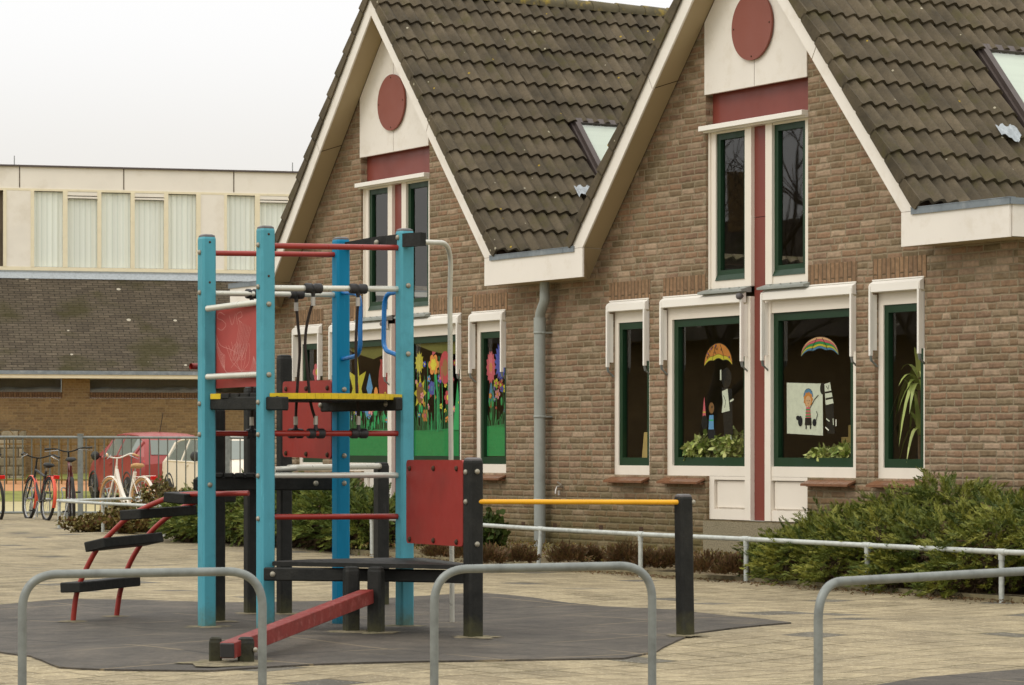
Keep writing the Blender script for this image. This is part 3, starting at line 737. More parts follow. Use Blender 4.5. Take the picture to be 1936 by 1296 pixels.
flower(a, u0+.42, 1.83, .09, 'blue', 'sky', 7); flower(a, u0+.27, 1.52, .08, 'orange', 'rose', 6); flower(a, u0+.80, 1.72, .09, 'red', 'yellow', 6); flower(a, u0+.62, 1.94, .06, 'violet', 'rose', 5)
a.part('leaf', [('meadow', [(u0+.92, 1.35), (u0+1.02, 1.9), (u0+1.09, 1.5), (u0+1.10, 1.35)])]); a.part('tulip', [('rose', disc_(u0+1.05, 2.15, .05, .20))])
# wide window left of the strip
u0, u1 = C1-1.39, C1-.29
a = Art('window_painting', 'painted meadow with a big yellow daffodil on the pane left of the red strip', 'painting', u0, 1.06, gp)
meadow(a, u0, u1, 1.36, 2, .45)
a.part('banner', [('dim', [(u0, 2.35), (u1, 2.35), (u1, 2.28), (u0+.7, 2.20), (u0+.3, 2.27)])])
a.part('daffodil', [('yellow', star_(u0+.28, 1.86, .42, 6, .42, .62, .5)), ('orange', disc_(u0+.28, 1.86, .05, .08))])
a.part('tulip', [('red', disc_(u0+.95, 1.93, .13, .27)), ('red', star_(u0+.95, 2.12, .14, 3, .5, .8, .5))]); a.part('bluebell', [('sky', [(u0+.52, 1.86), (u0+.60, 2.04), (u0+.68, 1.86), (u0+.60, 1.72)])])
a.part('tulip', [('orange', disc_(u0+.76, 1.78, .05, .09))]); a.part('leaf', [('meadow', disc_(u0+.74, 1.60, .04, .09)), ('stem', strip_([(u0+.95, 1.3), (u0+.95, 1.7)], .015)), ('sky', disc_(u0+.53, 1.62, .05, .11))]); flower(a, u0+.64, 1.60, .07, 'pink', 'orange', 5)
# narrow windows
u0, u1 = C1+1.82+.13, C1+2.53-.13
a = Art('window_painting', 'painted meadow with a pink and a blue aster on the narrow pane by the downpipe', 'painting', u0, 1.06, gp)
meadow(a, u0, u1, 1.40, 3, .6)
a.part('aster', [('rose', star_(u0+.10, 2.04, .19, 14, .78, .55)), ('orange', disc_(u0+.10, 2.04, .035, .05))]); a.part('aster', [('blue', star_(u0+.32, 2.10, .23, 18, .72, .62)), ('yellow', disc_(u0+.32, 2.10, .03, .045))])
a.part('bluebell', [('sky', [(u0+.03, 1.66), (u0+.09, 1.92), (u0+.16, 1.68), (u0+.09, 1.62)])]); flower(a, u0+.20, 1.86, .06, 'yellow', 'rose', 5); flower(a, u0+.30, 1.84, .06, 'red', 'yellow', 5); flower(a, u0+.41, 1.80, .06, 'yellow', 'orange', 5); flower(a, u0+.24, 1.74, .06, 'pink', 'orange', 5)
u0, u1 = C1-2.53+.13, C1-1.82-.13
a = Art('window_painting', 'painted pale pink flowers on the narrow pane at the left corner of the building', 'painting', u0, 1.06, gp)
meadow(a, u0, u1, 1.40, 4, .5); flower(a, u0+.24, 1.72, .17, 'pink', 'yellow', 5); flower(a, u0+.24, 2.08, .12, 'rose', 'yellow', 6); flower(a, u0+.40, 2.14, .08, 'red', 'orange', 5)
def umbrella(u, z, w, h, cols, gores=3, tl=None):
    n = 24; k = len(cols); out = []; tl = tl or [i/k for i in range(k+1)]
    def cv(t, e=0):
        P = []
        for i in range(n+1):
            x = -math.cos(PI*i/n); bot = .05*max(0, 1-x*x)+.020*abs(math.sin(gores*PI*(x+1)/2)); top = h*max(0, 1-x*x)**.5
            P.append((u+(w+e)*x, z+bot*(1-t)+top*t+e*(1 if t > .5 else -1)))
        return P
    out.append(('black', cv(1, .006)[::-1]+cv(0, .006)))
    for i, c in enumerate(cols): out.append((c, cv(tl[i+1]-.012)[::-1]+cv(tl[i]+.012)))
    for s_ in (-1, 1): out.append(('black', strip_([(u+s_*w*.42, z+.05), (u+s_*w*.34, z+h*.55), (u+s_*w*.14, z+h*.95)], .0035)))
    return out
cu = lambda d: C2+d
# right gable, left wide pane: spotted umbrella and small figures
a = Art('window_sticker', 'orange spotted umbrella and small dark figures in the left wide window', 'paper cutout', cu(-.76), 2.0, 'cut-out figures in the right gable windows')
um = umbrella(cu(-.76), 1.955, .235, .215, ['yellow', 'orange'], 3, [0, .28, 1]); r_ = random.Random(8)
for k in range(16):
    x = r_.uniform(-.8, .8); t = r_.uniform(.42, .92); z = 1.955+.05*(1-x*x)*(1-t)+.215*math.sqrt(1-x*x)*t; u = cu(-.76)+.235*x
    um += [('black', disc_(u, z, .010, .012, 8)), ('violet' if k % 3 == 0 else 'brown', disc_(u, z, .006, .007, 8))]
a.part('canopy', um)
q = cu(-.62)
a.part('apron_figure', [('black', disc_(q, 1.83, .085, .10)), ('black', [(q-.08, 1.74), (q+.09, 1.72), (q+.11, 1.28), (q-.04, 1.26)]), ('paper', [(q-.075, 1.70), (q+.02, 1.725), (q+.055, 1.51), (q-.08, 1.49), (q-.06, 1.60)]), ('black', strip_([(q-.05, 1.66), (q-.01, 1.60), (q-.03, 1.54)], .004)), ('paper', strip_([(q+.06, 1.60), (q+.12, 1.62)], .009)), ('paper', strip_([(q-.095, 1.91), (q-.095, 1.81)], .011)), ('paper', strip_([(q-.02, 1.25), (q-.01, 1.17)], .010)), ('paper', strip_([(q+.07, 1.27), (q+.09, 1.20)], .010))])
q = cu(-.87)
a.part('child_figure', [('rose', [(q-.155, 1.46), (q-.125, 1.66), (q-.095, 1.46)]), ('yellow', strip_([(q-.15, 1.50), (q-.10, 1.50)], .006)), ('black', disc_(q-.12, 1.40, .055, .07)), ('brown', disc_(q, 1.54, .045, .055)), ('black', disc_(q+.01, 1.55, .010, .014, 8)), ('sky', [(q-.05, 1.33), (q-.035, 1.47), (q+.035, 1.47), (q+.04, 1.33)]), ('meadow', strip_([(q-.04, 1.42), (q+.035, 1.42)], .007)), ('black', [(q-.06, 1.33), (q+.06, 1.33), (q+.08, 1.24), (q-.05, 1.24)])])
# right wide pane: rainbow umbrella, poster
a = Art('window_sticker', 'rainbow striped umbrella and striped shirt figure in the right wide window', 'paper cutout', cu(.88), 2.0, 'cut-out figures in the right gable windows')
a.part('canopy', umbrella(cu(.875), 2.005, .285, .175, ['sky', 'yellow', 'meadow', 'rose', 'skin'], 3))
q = cu(1.0)
a.part('shirt_figure', [('paper', [(q-.05, 1.74), (q+.035, 1.755), (q+.09, 1.56), (q-.03, 1.545)]), ('black', strip_([(q-.04, 1.66), (q+.065, 1.67)], .009)), ('black', strip_([(q-.03, 1.60), (q+.08, 1.612)], .009)), ('black', strip_([(q-.02, 1.72), (q+.01, 1.69), (q+.02, 1.73)], .004)), ('black', disc_(q-.08, 1.70, .035, .055)), ('black', [(q-.04, 1.54), (q+.09, 1.55), (q+.11, 1.28), (q-.0, 1.28)]), ('paper', strip_([(q-.02, 1.42), (q+.03, 1.395)], .006)), ('paper', strip_([(q+.085, 1.42), (q+.09, 1.36)], .006)), ('paper', strip_([(q+.13, 1.41), (q+.13, 1.35)], .006)), ('paper', strip_([(q-.03, 1.34), (q+.02, 1.31)], .006))])
a = Art('poster', 'cream paper poster of a girl with a blue hat inside the right wide window', 'poster', cu(.64), 1.5)
a.part('sheet', [('paper', [(cu(.366), 1.285), (cu(.926), 1.263), (cu(.92), 1.745), (cu(.362), 1.764)])])
g_ = cu(.70)
hat = [(g_+.075*math.cos(t), 1.625+.075*math.sin(t)) for t in [PI*i/10 for i in range(11)]]
a.part('girl_drawing', [('black', [(x, z+.005) for x, z in hat]+[]), ('sky', hat), ('orange', star_(g_, 1.60, .075, 9, .85)), ('skin', disc_(g_, 1.585, .045, .05)), ('black', disc_(g_-.016, 1.59, .005, .007, 6)), ('black', disc_(g_+.016, 1.59, .005, .007, 6)), ('black', disc_(g_, 1.565, .004, .005, 6)), ('rose', [(g_-.04, 1.43), (g_-.03, 1.53), (g_+.03, 1.53), (g_+.045, 1.43)]), ('meadow', strip_([(g_-.035, 1.505), (g_+.033, 1.505)], .006)), ('meadow', strip_([(g_-.038, 1.475), (g_+.038, 1.475)], .006)), ('meadow', strip_([(g_-.04, 1.445), (g_+.042, 1.445)], .006)), ('black', [(g_-.045, 1.43), (g_+.05, 1.43), (g_+.055, 1.36), (g_-.05, 1.36)]), ('black', strip_([(g_-.03, 1.36), (g_-.03, 1.325)], .008)), ('black', strip_([(g_+.035, 1.36), (g_+.04, 1.325)], .008)), ('black', strip_([(g_+.03, 1.52), (g_+.10, 1.60), (g_+.16, 1.64)], .004))])
a.part('cat_drawing', [('black', disc_(g_-.12, 1.40, .035, .05)), ('black', disc_(g_-.155, 1.43, .03, .022)), ('black', disc_(g_+.10, 1.385, .03, .035)), ('black', strip_([(g_+.12, 1.40), (g_+.15, 1.46), (g_+.13, 1.49)], .004))])
# building blocks on the sill and a wooden easel in the narrow window
blk = mat('box_wood_mat', lin(196,166,104), .7, var=.08)
for (u, z0_, z1_, w_, lb) in ((C2+1.42, 1.16, 1.36, .13, 'small tan box stacked behind the plants in the right wide window'), (C2+1.30, 1.10, 1.25, .10, 'lowest tan box behind the plants in the right wide window')):
    p = bw(u-.35, .38, z0_); o = MB().box(-w_/2, w_/2, -.05, .05, 0, z1_-z0_, 0, .004).build('box', blk); o.location = p; o.rotation_euler.z = -TH; tag(o, lb, 'box', 'tan boxes behind the glass')
p = bw(C2-2.03-.18, .20, .93); o = MB().box(-.05, .05, -.015, .015, 0, .38, 0, .004).box(-.012, .012, -.018, -.014, .28, .30).build('wooden_board', blk); o.location = p; o.rotation_euler = (R(-6), 0, -TH); tag(o, 'upright pale wooden board standing inside the narrow window right of the downpipe', 'board')
# ------------------------------------------------------------------ ground
def flat(name, pts, z, m, label=None, kind='structure'):
    b = MB().add([(p[0], p[1], z if len(p) < 3 else p[2]) for p in pts], [tuple(range(len(pts)))])
    return tag(b.build(name, m), label, kind=kind)
flat('ground', [(-320, -40), (320, -40), (320, 520), (-320, 520)], -.03, M['grass'])
def paver_mat():
    t = NT('paving_mat'); o = t.tex('Object')
    mp = t.new('ShaderNodeMapping'); mp.inputs['Rotation'].default_value = (0, 0, R(-47)); t.l(o, mp.inputs[0])
    nz = t.new('ShaderNodeTexNoise'); nz.inputs['Scale'].default_value = 1.3; nz.inputs['Detail'].default_value = 2; t.l(mp.outputs[0], nz.inputs['Vector'])
    vs = t.new('ShaderNodeVectorMath', operation='SUBTRACT'); t.l(nz.outputs['Color'], vs.inputs[0]); vs.inputs[1].default_value = (.5,)*3
    vm = t.new('ShaderNodeVectorMath', operation='SCALE'); t.l(vs.outputs[0], vm.inputs[0]); vm.inputs['Scale'].default_value = .07
    va = t.new('ShaderNodeVectorMath', operation='ADD'); t.l(mp.outputs[0], va.inputs[0]); t.l(vm.outputs[0], va.inputs[1])
    sx = t.new('ShaderNodeSeparateXYZ'); t.l(va.outputs[0], sx.inputs[0])
    v = t.math('DIVIDE', sx.outputs[1], .30); row = t.math('FLOOR', v)
    u = t.math('ADD', t.math('DIVIDE', sx.outputs[0], .30), t.math('MULTIPLY', t.math('MODULO', row, 2.0), .5)); col = t.math('FLOOR', u)
    fu = t.math('SUBTRACT', u, col); fv = t.math('SUBTRACT', v, row)
    ed = t.math('MINIMUM', t.math('MINIMUM', fu, t.math('SUBTRACT', 1, fu)), t.math('MINIMUM', fv, t.math('SUBTRACT', 1, fv)))
    ed = t.math('ADD', ed, t.math('MULTIPLY', t.math('SUBTRACT', t.noise(9, 4, o), .5), .03))
    cb = t.new('ShaderNodeCombineXYZ'); t.l(col, cb.inputs[0]); t.l(row, cb.inputs[1])
    w = t.new('ShaderNodeTexWhiteNoise', noise_dimensions='2D'); t.l(cb.outputs[0], w.inputs['Vector'])
    c = t.ramp(w.outputs[0], [(0, lin(134,122,98)), (.3, lin(146,134,109)), (.7, lin(156,143,116)), (.955, lin(146,134,109)), (.963, lin(104,99,88)), (1, lin(94,90,82))])
    w.inputs['Vector']
    c = t.mix(1.0, c, t.ramp(t.noise(34, 7, o, .85), [(.32, (.62, .60, .56)), (.5, (1.0,)*3), (.68, (1.5, 1.5, 1.48))]), 'MULTIPLY')
    c = t.mix(1.0, c, t.ramp(t.noise(4.2, 7, o, .72), [(.34, (.76, .75, .72)), (.5, (1.0,)*3), (.64, (1.18, 1.18, 1.17))]), 'MULTIPLY')
    sv = t.new('ShaderNodeTexVoronoi'); sv.inputs['Scale'].default_value = 24; t.l(o, sv.inputs['Vector'])
    c = t.mix(t.math('MULTIPLY', t.math('LESS_THAN', sv.outputs['Distance'], .16), .55), c, lin(214,204,180))
    c = t.mix(1.0, c, t.ramp(t.noise(.55, 5, o, .6), [(.3, (.78, .78, .76)), (.7, (1.16, 1.15, 1.12))]), 'MULTIPLY')
    c = t.mix(t.mr(t.noise(.9, 6, o, .7), .58, .72, 0, .45), c, lin(118,106,78))
    jm = t.math('MAXIMUM', t.mr(ed, .014, .026), t.mr(t.noise(1.1, 5, o), .46, .62, 0, .9))
    c = t.mix(jm, t.mix(t.mr(t.noise(.8, 3, o), .45, .6), lin(84,70,42), lin(84,80,42)), c)
    t.l(c, t.b.inputs['Base Color']); t.b.inputs['Roughness'].default_value = .8; t.b.inputs['Specular IOR Level'].default_value = .3
    h = t.math('ADD', t.mr(ed, 0, .06), t.math('ADD', t.math('MULTIPLY', w.outputs[0], .9), t.math('ADD', t.math('MULTIPLY', t.noise(120, 3, o), .5), t.math('MULTIPLY', t.noise(2.0, 3, o), 5.0))))
    t.bump(h, .9, .012); return t.m
def und(x, y):                                    # the paving has settled unevenly
    return .012*math.sin(x*1.7+.6*y)+.010*math.sin(y*1.1-x*.6+1)+.008*math.sin(2.3*x-1.9*y)
M['paving'] = paver_mat()
def gridsheet(name, x0, x1, y0, y1, nx, ny, zf, m, inside=None):
    vs = [(x0+(x1-x0)*i/nx, y0+(y1-y0)*j/ny, 0) for j in range(ny+1) for i in range(nx+1)]
    vs = [(a, b, zf(a, b)) for a, b, _ in vs]; W_ = nx+1
    fs = [(j*W_+i, j*W_+i+1, (j+1)*W_+i+1, (j+1)*W_+i) for j in range(ny) for i in range(nx)]
    o = MB().add(vs, fs, 0, True).build(name, m); return tag(o, kind='structure')
gridsheet('pavement', -16, 14, 4, 50.8, 150, 234, und, M['paving'])
flat('road', [(-60, 50.8), (30, 50.8), (30, 62.9), (-60, 62.9)], -.012, M['road'])
# bank rising towards the far building
def bank(Y): return max(-.012, (Y-63)*.083)
for nm, a, b, m, dz in (('grass_verge', 62.9, 65.2, 'grass', .0), ('path', 65.2, 67.6, 'path', .0), ('lawn', 67.6, 74, 'grass', .0)):
    vs = [(-60, a, bank(a)), (30, a, bank(a)), (30, b, bank(b)), (-60, b, bank(b))]
    tag(MB().add(vs, [(0, 1, 2, 3)]).build(nm, M[m]), kind='structure')
# rubber mat, slightly curled outline
def mat_mat():
    t = NT('rubber_mat_mat'); o = t.tex('Object')
    c = t.ramp(t.noise(1.1, 6, o, .7), [(.3, lin(62,57,50)), (.5, lin(78,72,64)), (.72, lin(98,90,79))])
    c = t.mix(1.0, c, t.ramp(t.noise(40, 7, o, .85), [(.32, (.6,)*3), (.68, (1.4,)*3)]), 'MULTIPLY')
    c = t.mix(1.0, c, t.ramp(t.noise(4.5, 7, o, .75), [(.34, (.72,)*3), (.5, (1.0,)*3), (.66, (1.3, 1.28, 1.24))]), 'MULTIPLY')
    mp = t.new('ShaderNodeMapping'); mp.inputs['Rotation'].default_value = (0, 0, R(-40)); t.l(o, mp.inputs[0])
    sx = t.new('ShaderNodeSeparateXYZ'); t.l(mp.outputs[0], sx.inputs[0])
    fx = t.math('FRACT', t.math('DIVIDE', sx.outputs[0], 1.0)); fy = t.math('FRACT', t.math('DIVIDE', sx.outputs[1], 1.0))
    ed = t.math('MINIMUM', t.math('MINIMUM', fx, t.math('SUBTRACT', 1, fx)), t.math('MINIMUM', fy, t.math('SUBTRACT', 1, fy)))
    c = t.mix(t.mr(ed, .004, .014), t.mix(t.mr(t.noise(.8, 2, o), .5, .55), lin(46,43,38), lin(134,120,94)), c)
    dd = t.noise(1.7, 7, o, .75); c = t.mix(t.mr(dd, .60, .74, 0, .5), c, lin(142,128,98))
    t.l(c, t.b.inputs['Base Color']); t.b.inputs['Roughness'].default_value = .72; t.b.inputs['Specular IOR Level'].default_value = .35
    t.bump(t.math('ADD', t.math('MULTIPLY', t.noise(2.2, 4, o), 5), t.math('ADD', t.noise(150, 2, o), t.mr(ed, 0, .02))), .8, .01); return t.m
M['mat'] = mat_mat()
def matsheet(name, px, label):
    P = [gnd(*q) for q in px]
    Q = []
    for i, p in enumerate(P):
        q = P[(i+1) % len(P)]; n = max(1, int((q-p).length/.12))
        for k in range(n):
            r = p.lerp(q, k/n); w = .014*math.sin(i*2.1+k*.6)+.006*math.sin(k*4.7+i); Q.append(Vector((r.x+w*.5, r.y+w, 0)))
    inner = []
    xs = [q.x for q in Q]; ys = [q.y for q in Q]; poly = [(q.x, q.y) for q in Q]
    x = min(xs)
    while x < max(xs):
        y = min(ys)
        while y < max(ys):
            if inpoly((x, y), poly): inner.append(Vector((x, y)))
            y += .22
        x += .22
    n = len(Q); vs = [Vector((q.x, q.y)) for q in Q]+inner
    v2, e2, f2, *_ = geometry.delaunay_2d_cdt(vs, [(i, (i+1) % n) for i in range(n)], [], 0, 1e-4)
    fs = [tuple(f) for f in f2 if inpoly(sum((v2[i] for i in f), Vector((0, 0)))/3, poly)]
    top = [(q.x, q.y, und(q.x, q.y)+.010) for q in v2]
    mb = MB().add(top, fs, 0, True)
    rim = [(q.x, q.y, und(q.x, q.y)+.010) for q in Q]; low = [(q.x, q.y, -.03) for q in Q]
    mb.add(rim+low, [(i, (i+1) % n, n+(i+1) % n, n+i) for i in range(n)], 0)
    return tag(mb.build(name, M['mat'], recalc=False), kind='structure')
matsheet('rubber_mat', [(-260,1160),(0,1150),(130,1142),(420,1142),(640,1135),(900,1127),(1060,1140),(1220,1155),(1340,1166),(1440,1176),(1495,1187),(1400,1194),(1310,1203),(1240,1232),(1180,1243),(1130,1245),(860,1256),(560,1262),(400,1268),(110,1262),(60,1245),(0,1236),(-200,1205)], 'mat')
matsheet('rubber_mat', [(1640,1300),(1740,1285),(1936,1272),(2100,1262),(2300,1300),(1800,1330)], 'mat')
# sand and moss gathered round the posts
# planting bed between the low rail and the wall
RP = [(-6.4, 41.1), (-5.5, 39.1), (-4.45, 37.2), (-3.5, 35.35), (-2.43, 33.3), (-1.5, 31.15), (.28, 27.95), (1.16, 26.25), (2.0, 24.85), (2.84, 23.25), (3.66, 21.75), (4.6, 19.9), (5.6, 18.0)]
bed = MB(); n = len(RP)
vs = []
for (x, y) in RP:
    for k in range(9):
        q = k/8; X_, Y_ = x+.12+q*(2.9)*.857, y+.05+q*2.9*.515
        vs.append((X_, Y_, .03+.14*min(1, q*1.4)+.025*math.sin(X_*5+Y_*3)))
bed.add(vs, [(i*9+k, (i+1)*9+k, (i+1)*9+k+1, i*9+k+1) for i in range(n-1) for k in range(8)], 0, True)
tag(bed.build('planting_bed', M['soil']), kind='structure')
kb = MB()
for i in range(n-1):
    a = Vector((*RP[i], .0)); b = Vector((*RP[i+1], .0)); kb.obox(a+Vector((.09, .03, 0)), b+Vector((.09, .03, 0)), .05, .075)
tag(kb.build('kerb', M['kerb']), kind='structure')
# ------------------------------------------------------------------ climbing frame
FR = thing('climbing_frame', (-1.2, 18.6, 0), 'tall turquoise and black climbing frame with red panels, ropes and bars on the rubber mat', 'climbing frame')
PANG = R(30)
boltc = None
def bolt(p, n, parent, r=.021):
    mb = MB().lathe(p, [(r, -.004), (r, .004), (r*.8, .011), (r*.35, .015)], n, 12)
    return mb.build('bolt', M['bolt'], parent)
def rot2(a): return Vector((math.cos(a), math.sin(a), 0)), Vector((-math.sin(a), math.cos(a), 0))
def post(px, Y, ztop, size, m, capm, bolts=(), ang=PANG, z0=-.05, lean=0.0):
    c = Vector(((px-968)/FPX*Y, Y, 0)); ex, ey = rot2(ang); h = size/2; ch = size*.13
    prof = [(h-ch, -h), (h, -h+ch), (h, h-ch), (h-ch, h), (-h+ch, h), (-h, h-ch), (-h, -h+ch), (-h+ch, -h)]
    lv = [(z0, 1), (ztop-.012, 1), (ztop, .93)]; vs = []
    for z, k in lv: vs += [c+ex*(a*k)+ey*(b*k)+Vector((lean*z, 0, z)) for a, b in prof]
    fs = [(i*8+k, i*8+(k+1) % 8, i*8+8+(k+1) % 8, i*8+8+k) for i in range(2) for k in range(8)]
    mb = MB().add(vs, fs); mb.add(vs[-8:], [tuple(range(8))])
    o = mb.build('post', M[m], FR)
    cv = []
    for z, k in ((ztop-.001, .92), (ztop+.010, .90), (ztop+.018, .62)): cv += [c+ex*(a*k)+ey*(b*k)+Vector((lean*z, 0, z)) for a, b in prof]
    cb = MB().add(cv, [(i*8+k, i*8+(k+1) % 8, i*8+8+(k+1) % 8, i*8+8+k) for i in range(2) for k in range(8)]+[tuple(range(16, 24))])
    cb.build('post_cap', M[capm], o)
    for (face, z) in bolts:                        # face r: right-hand visible face, l: left-hand narrow face
        if face == 'r': bolt(c-ey*(h+.001)+Vector((0, 0, z)), -ey, o, .017)
        else: bolt(c-ex*(h+.001)+Vector((0, 0, z)), -ex, o, .017)
    return c
def zz(py, Y): return EYE-(py-HY)/FPX*Y
S = .094
YA, YB, YC, YD = 18.55, 18.12, 19.12, 18.62
pa = post(391, YA, zz(449, YA), S, 'teal', 'cap', [('l', zz(478, YA)), ('l', zz(554, YA)), ('l', zz(764, YA)), ('l', zz(822, YA)), ('r', zz(917, YA))])
pb = post(502, YB, zz(433, YB), S, 'teal', 'cap', [('l', zz(464, YB)), ('l', zz(543, YB)), ('r', zz(576, YB)), ('r', zz(709, YB)), ('l', zz(761, YB)), ('l', zz(822, YB)), ('l', zz(900, YB)), ('l', zz(981, YB))])
pc = post(644.5, YC, zz(454, YC), S, 'blue', 'cap', [('r', zz(737, YC)), ('r', zz(862, YC)), ('r', zz(914, YC))])
pd = post(765, YD, zz(438, YD), S, 'teal', 'cap', [('l', zz(450, YD)), ('r', zz(541, YD)), ('r', zz(670, YD))])
# small screw holes near the post heads
for p_, Y_, zs in ((pa, YA, (459, 535)), (pb, YB, (444, 523))):
    ex, ey = rot2(PANG); mb = MB()
    for q in zs: mb.lathe(p_-ey*(S/2+.0005)+Vector((0, 0, zz(q, Y_))), [(.008, 0), (.008, .001)], -ey, 10)
    mb.build('screw_hole', M['joint'], FR)
# black posts
YA2, YE, YF2, YG, YH, YI = 19.08, 19.95, 20.02, 21.3, 17.55, 17.55
post(411, YA2, 1.40, .085, 'black', 'black')
post(475, YE, 1.55, .085, 'black', 'black')
pf = post(537.5, YF2, zz(676, YF2), .088, 'black', 'black')
pg = post(721, YG, zz(879, YG), .092, 'black', 'black', [])
ph = post(894.5, YH, zz(871, YH), .096, 'black', 'cap', [('r', zz(892, YH)), ('r', zz(1029, YH)), ('l', zz(949, YH)), ('l', zz(893, YH))])
pi_ = post(1296, YI, zz(940, YI), .088, 'black', 'cap', [], lean=-.016)
bolt(pi_+Vector((.045, -.01, zz(950, YI))), (1, -.3, 0), FR, .016)
def rail(a, b, r, m, name='rail'): return MB().tube([a, b], r, 14).build(name, M[m], FR)
def P3(px, py, Y): return pt(px, py, Y)
# bars between the two front posts and between the two rear posts
for py0, py1, m in ((465, 469, 'red'), (545, 547, 'steel'), (820, 820, 'red'), (899, 899, 'steel'), (978, 977, 'red')):
    rail(P3(506, py0, YB), P3(758, py1, YD), .0185, m)
for py0, py1, m in ((479, 482, 'red'), (555, 558, 'steel'), (820, 820.5, 'red')):
    rail(P3(396, py0, YA), P3(638 if m != 'red' or py0 < 800 else 628, py1, YC), .0175, m)
rail(P3(546, 885, 19.95), P3(716, 882, YG-.05), .022, 'steel'); rail(P3(520, 888, 19.9), P3(560, 886, 19.95), .02, 'steel')
bolt(P3(716, 882, YG-.06), (0, -1, 0), FR, .024)
# panels: rounded boards with screw heads
def panel(p0, p1, z0l, z1l, z0r, z1r, m, th=.014, screws=(), rad=.03, holes=True, off=0.0):
    a = Vector((p0.x, p0.y, 0)); b = Vector((p1.x, p1.y, 0)); ex = (b-a).normalized(); L = (b-a).length; nrm = Vector((ex.y, -ex.x, 0))
    pts = []
    for cx, cz, a0 in ((L-rad, 'b', -90), (L-rad, 't', 0), (rad, 't', 90), (rad, 'b', 180)):
        for k in range(6):
            t = R(a0+18*k); u = cx+rad*math.cos(t); q = u/L
            base = (z0l+(z0r-z0l)*q+rad) if cz == 'b' else (z1l+(z1r-z1l)*q-rad)
            pts.append((u, base+rad*math.sin(t)))
    f0 = lambda p: a+ex*p[0]+nrm*(th/2+off)+Vector((0, 0, p[1])); f1 = lambda p: a+ex*p[0]+nrm*(-th/2+off)+Vector((0, 0, p[1]))
    o = MB().prism(pts, f0, f1).build('panel', M[m], FR, recalc=True)
    for (u, v) in screws:
        z = (z0l+(z0r-z0l)*u)*(1-v)+(z1l+(z1r-z1l)*u)*v
        mb = MB().lathe(a+ex*(u*L)+nrm*(th/2+off)+Vector((0, 0, z)), [(.017, 0), (.016, .008), (.009, .014)], nrm, 12); mb.build('screw', M['joint'], o)
    return o, a, ex, nrm, L
six = [(u, v) for v in (.06, .94) for u in (.07, .5, .93)]
q0, q1 = P3(770, 0, 18.5), P3(877, 0, 17.62)
panel(q0, q1, zz(1027, 18.5), zz(870, 18.5), zz(1034, 17.62), zz(870, 17.62), 'redpan', screws=[(u, v) for v in (.05, .90) for u in (.07, .5, .9)])[0]
# chalk marks on the right-hand panel
q0b, q1b = P3(536, 0, 19.9), P3(628, 0, 19.2)
panel(q0b, q1b, zz(864, 19.9), zz(722, 19.9), zz(868, 19.2), zz(719, 19.2), 'redpan', screws=[(u, v) for v in (.05, .90) for u in (.08, .5, .93)])
MB().box(-.002, .002, 0, .001, 0, .001)
# faded panel between the two left posts, held by two pale bars, with chalk scribbles
q0c, q1c = P3(399, 0, YA+.04), P3(500, 0, YB+.08)
pn, a_, ex_, nr_, L_ = panel(q0c, q1c, zz(735, YA), zz(588, YA), zz(730, YB+.05), zz(574, YB+.05), 'redfad', rad=.02)
rng = random.Random(3)
sc = MB()
def stroke(P, w=.0016):
    vs = []; n = len(P)
    for i, p in enumerate(P):
        d = (Vector(P[min(i+1, n-1)])-Vector(P[max(i-1, 0)])); d = d.normalized() if d.length else Vector((1, 0)); nn = Vector((-d.y, d.x))*w
        for s_ in (1, -1): q = Vector(p)+nn*s_; vs.append(a_+ex_*q.x+nr_*.0076+Vector((0, 0, q.y)))
    sc.add(vs, [(2*i, 2*i+1, 2*i+3, 2*i+2) for i in range(n-1)])
def cm(P, n=8):
    return [(v.x, v.y) for v in smooth_path([(p[0], p[1], 0) for p in P], n)]
zl = zz(735, YA); H_ = .50
def sp_(u, v): return (u*L_, zl+v*H_)                 # u,v 0..1 over the panel
stroke(cm([sp_(.28, .93), sp_(.18, .97), (sp_(.14, .9)), sp_(.24, .86), sp_(.30, .80), sp_(.22, .74), sp_(.14, .77)]))       # S
stroke(cm([sp_(.36, .92), sp_(.42, .80), sp_(.48, .94)])); stroke(cm([sp_(.52, .80), sp_(.50, .92), sp_(.58, .96), sp_(.60, .90), sp_(.53, .87), sp_(.60, .82)]))
for k in range(9):
    x0 = .62+.03*k; stroke(cm([sp_(x0*.9, .84-.01*k), sp_(x0*.86-.03, .6-.03*rng.random()), sp_(x0*.8-.06, .38+.05*rng.random())]), .0012)
for k in range(7):
    stroke(cm([sp_(.10+.02*k, .68-.05*k), sp_(.16+.02*k, .42), sp_(.30, .2+.02*rng.random()), sp_(.52+.05*rng.random(), .10+.02*k), sp_(.75+.02*k, .22), sp_(.82, .40)]), .0012)
for k in range(6):
    stroke(cm([sp_(.3+.05*k, .5+.1*rng.random()), sp_(.42+.04*k, .35), sp_(.48+.05*k, .56), sp_(.38+.07*k, .3+.1*rng.random()), sp_(.6, .2)]), .0012)
stroke(cm([sp_(.1, .7), sp_(.2, .55), sp_(.42, .48), sp_(.55, .40), sp_(.4, .26)]), .0014)
sc.build('chalk_drawing', M['chalk'], pn)
for py0, py1 in ((584, 571), (713, 708)):
    a = P3(392, py0, YA-.06); b = P3(497, py1, YB+.06)
    MB().tube([a, b], .0195, 14).build('bar', M['steel'], FR)
# handles in the opening on the right side
def handle(P): MB().tube(bend(P, .09, 8), .0155, 12).build('handle', M['bluep'], FR)
handle([P3(648, 553, YC-.05), P3(681, 556, YC-.30), P3(681, 672, YC-.30), P3(648, 679, YC-.05)])
handle([P3(760, 552, YD), P3(727, 556, YD+.22), P3(725, 662, YD+.22), P3(758, 674, YD)])
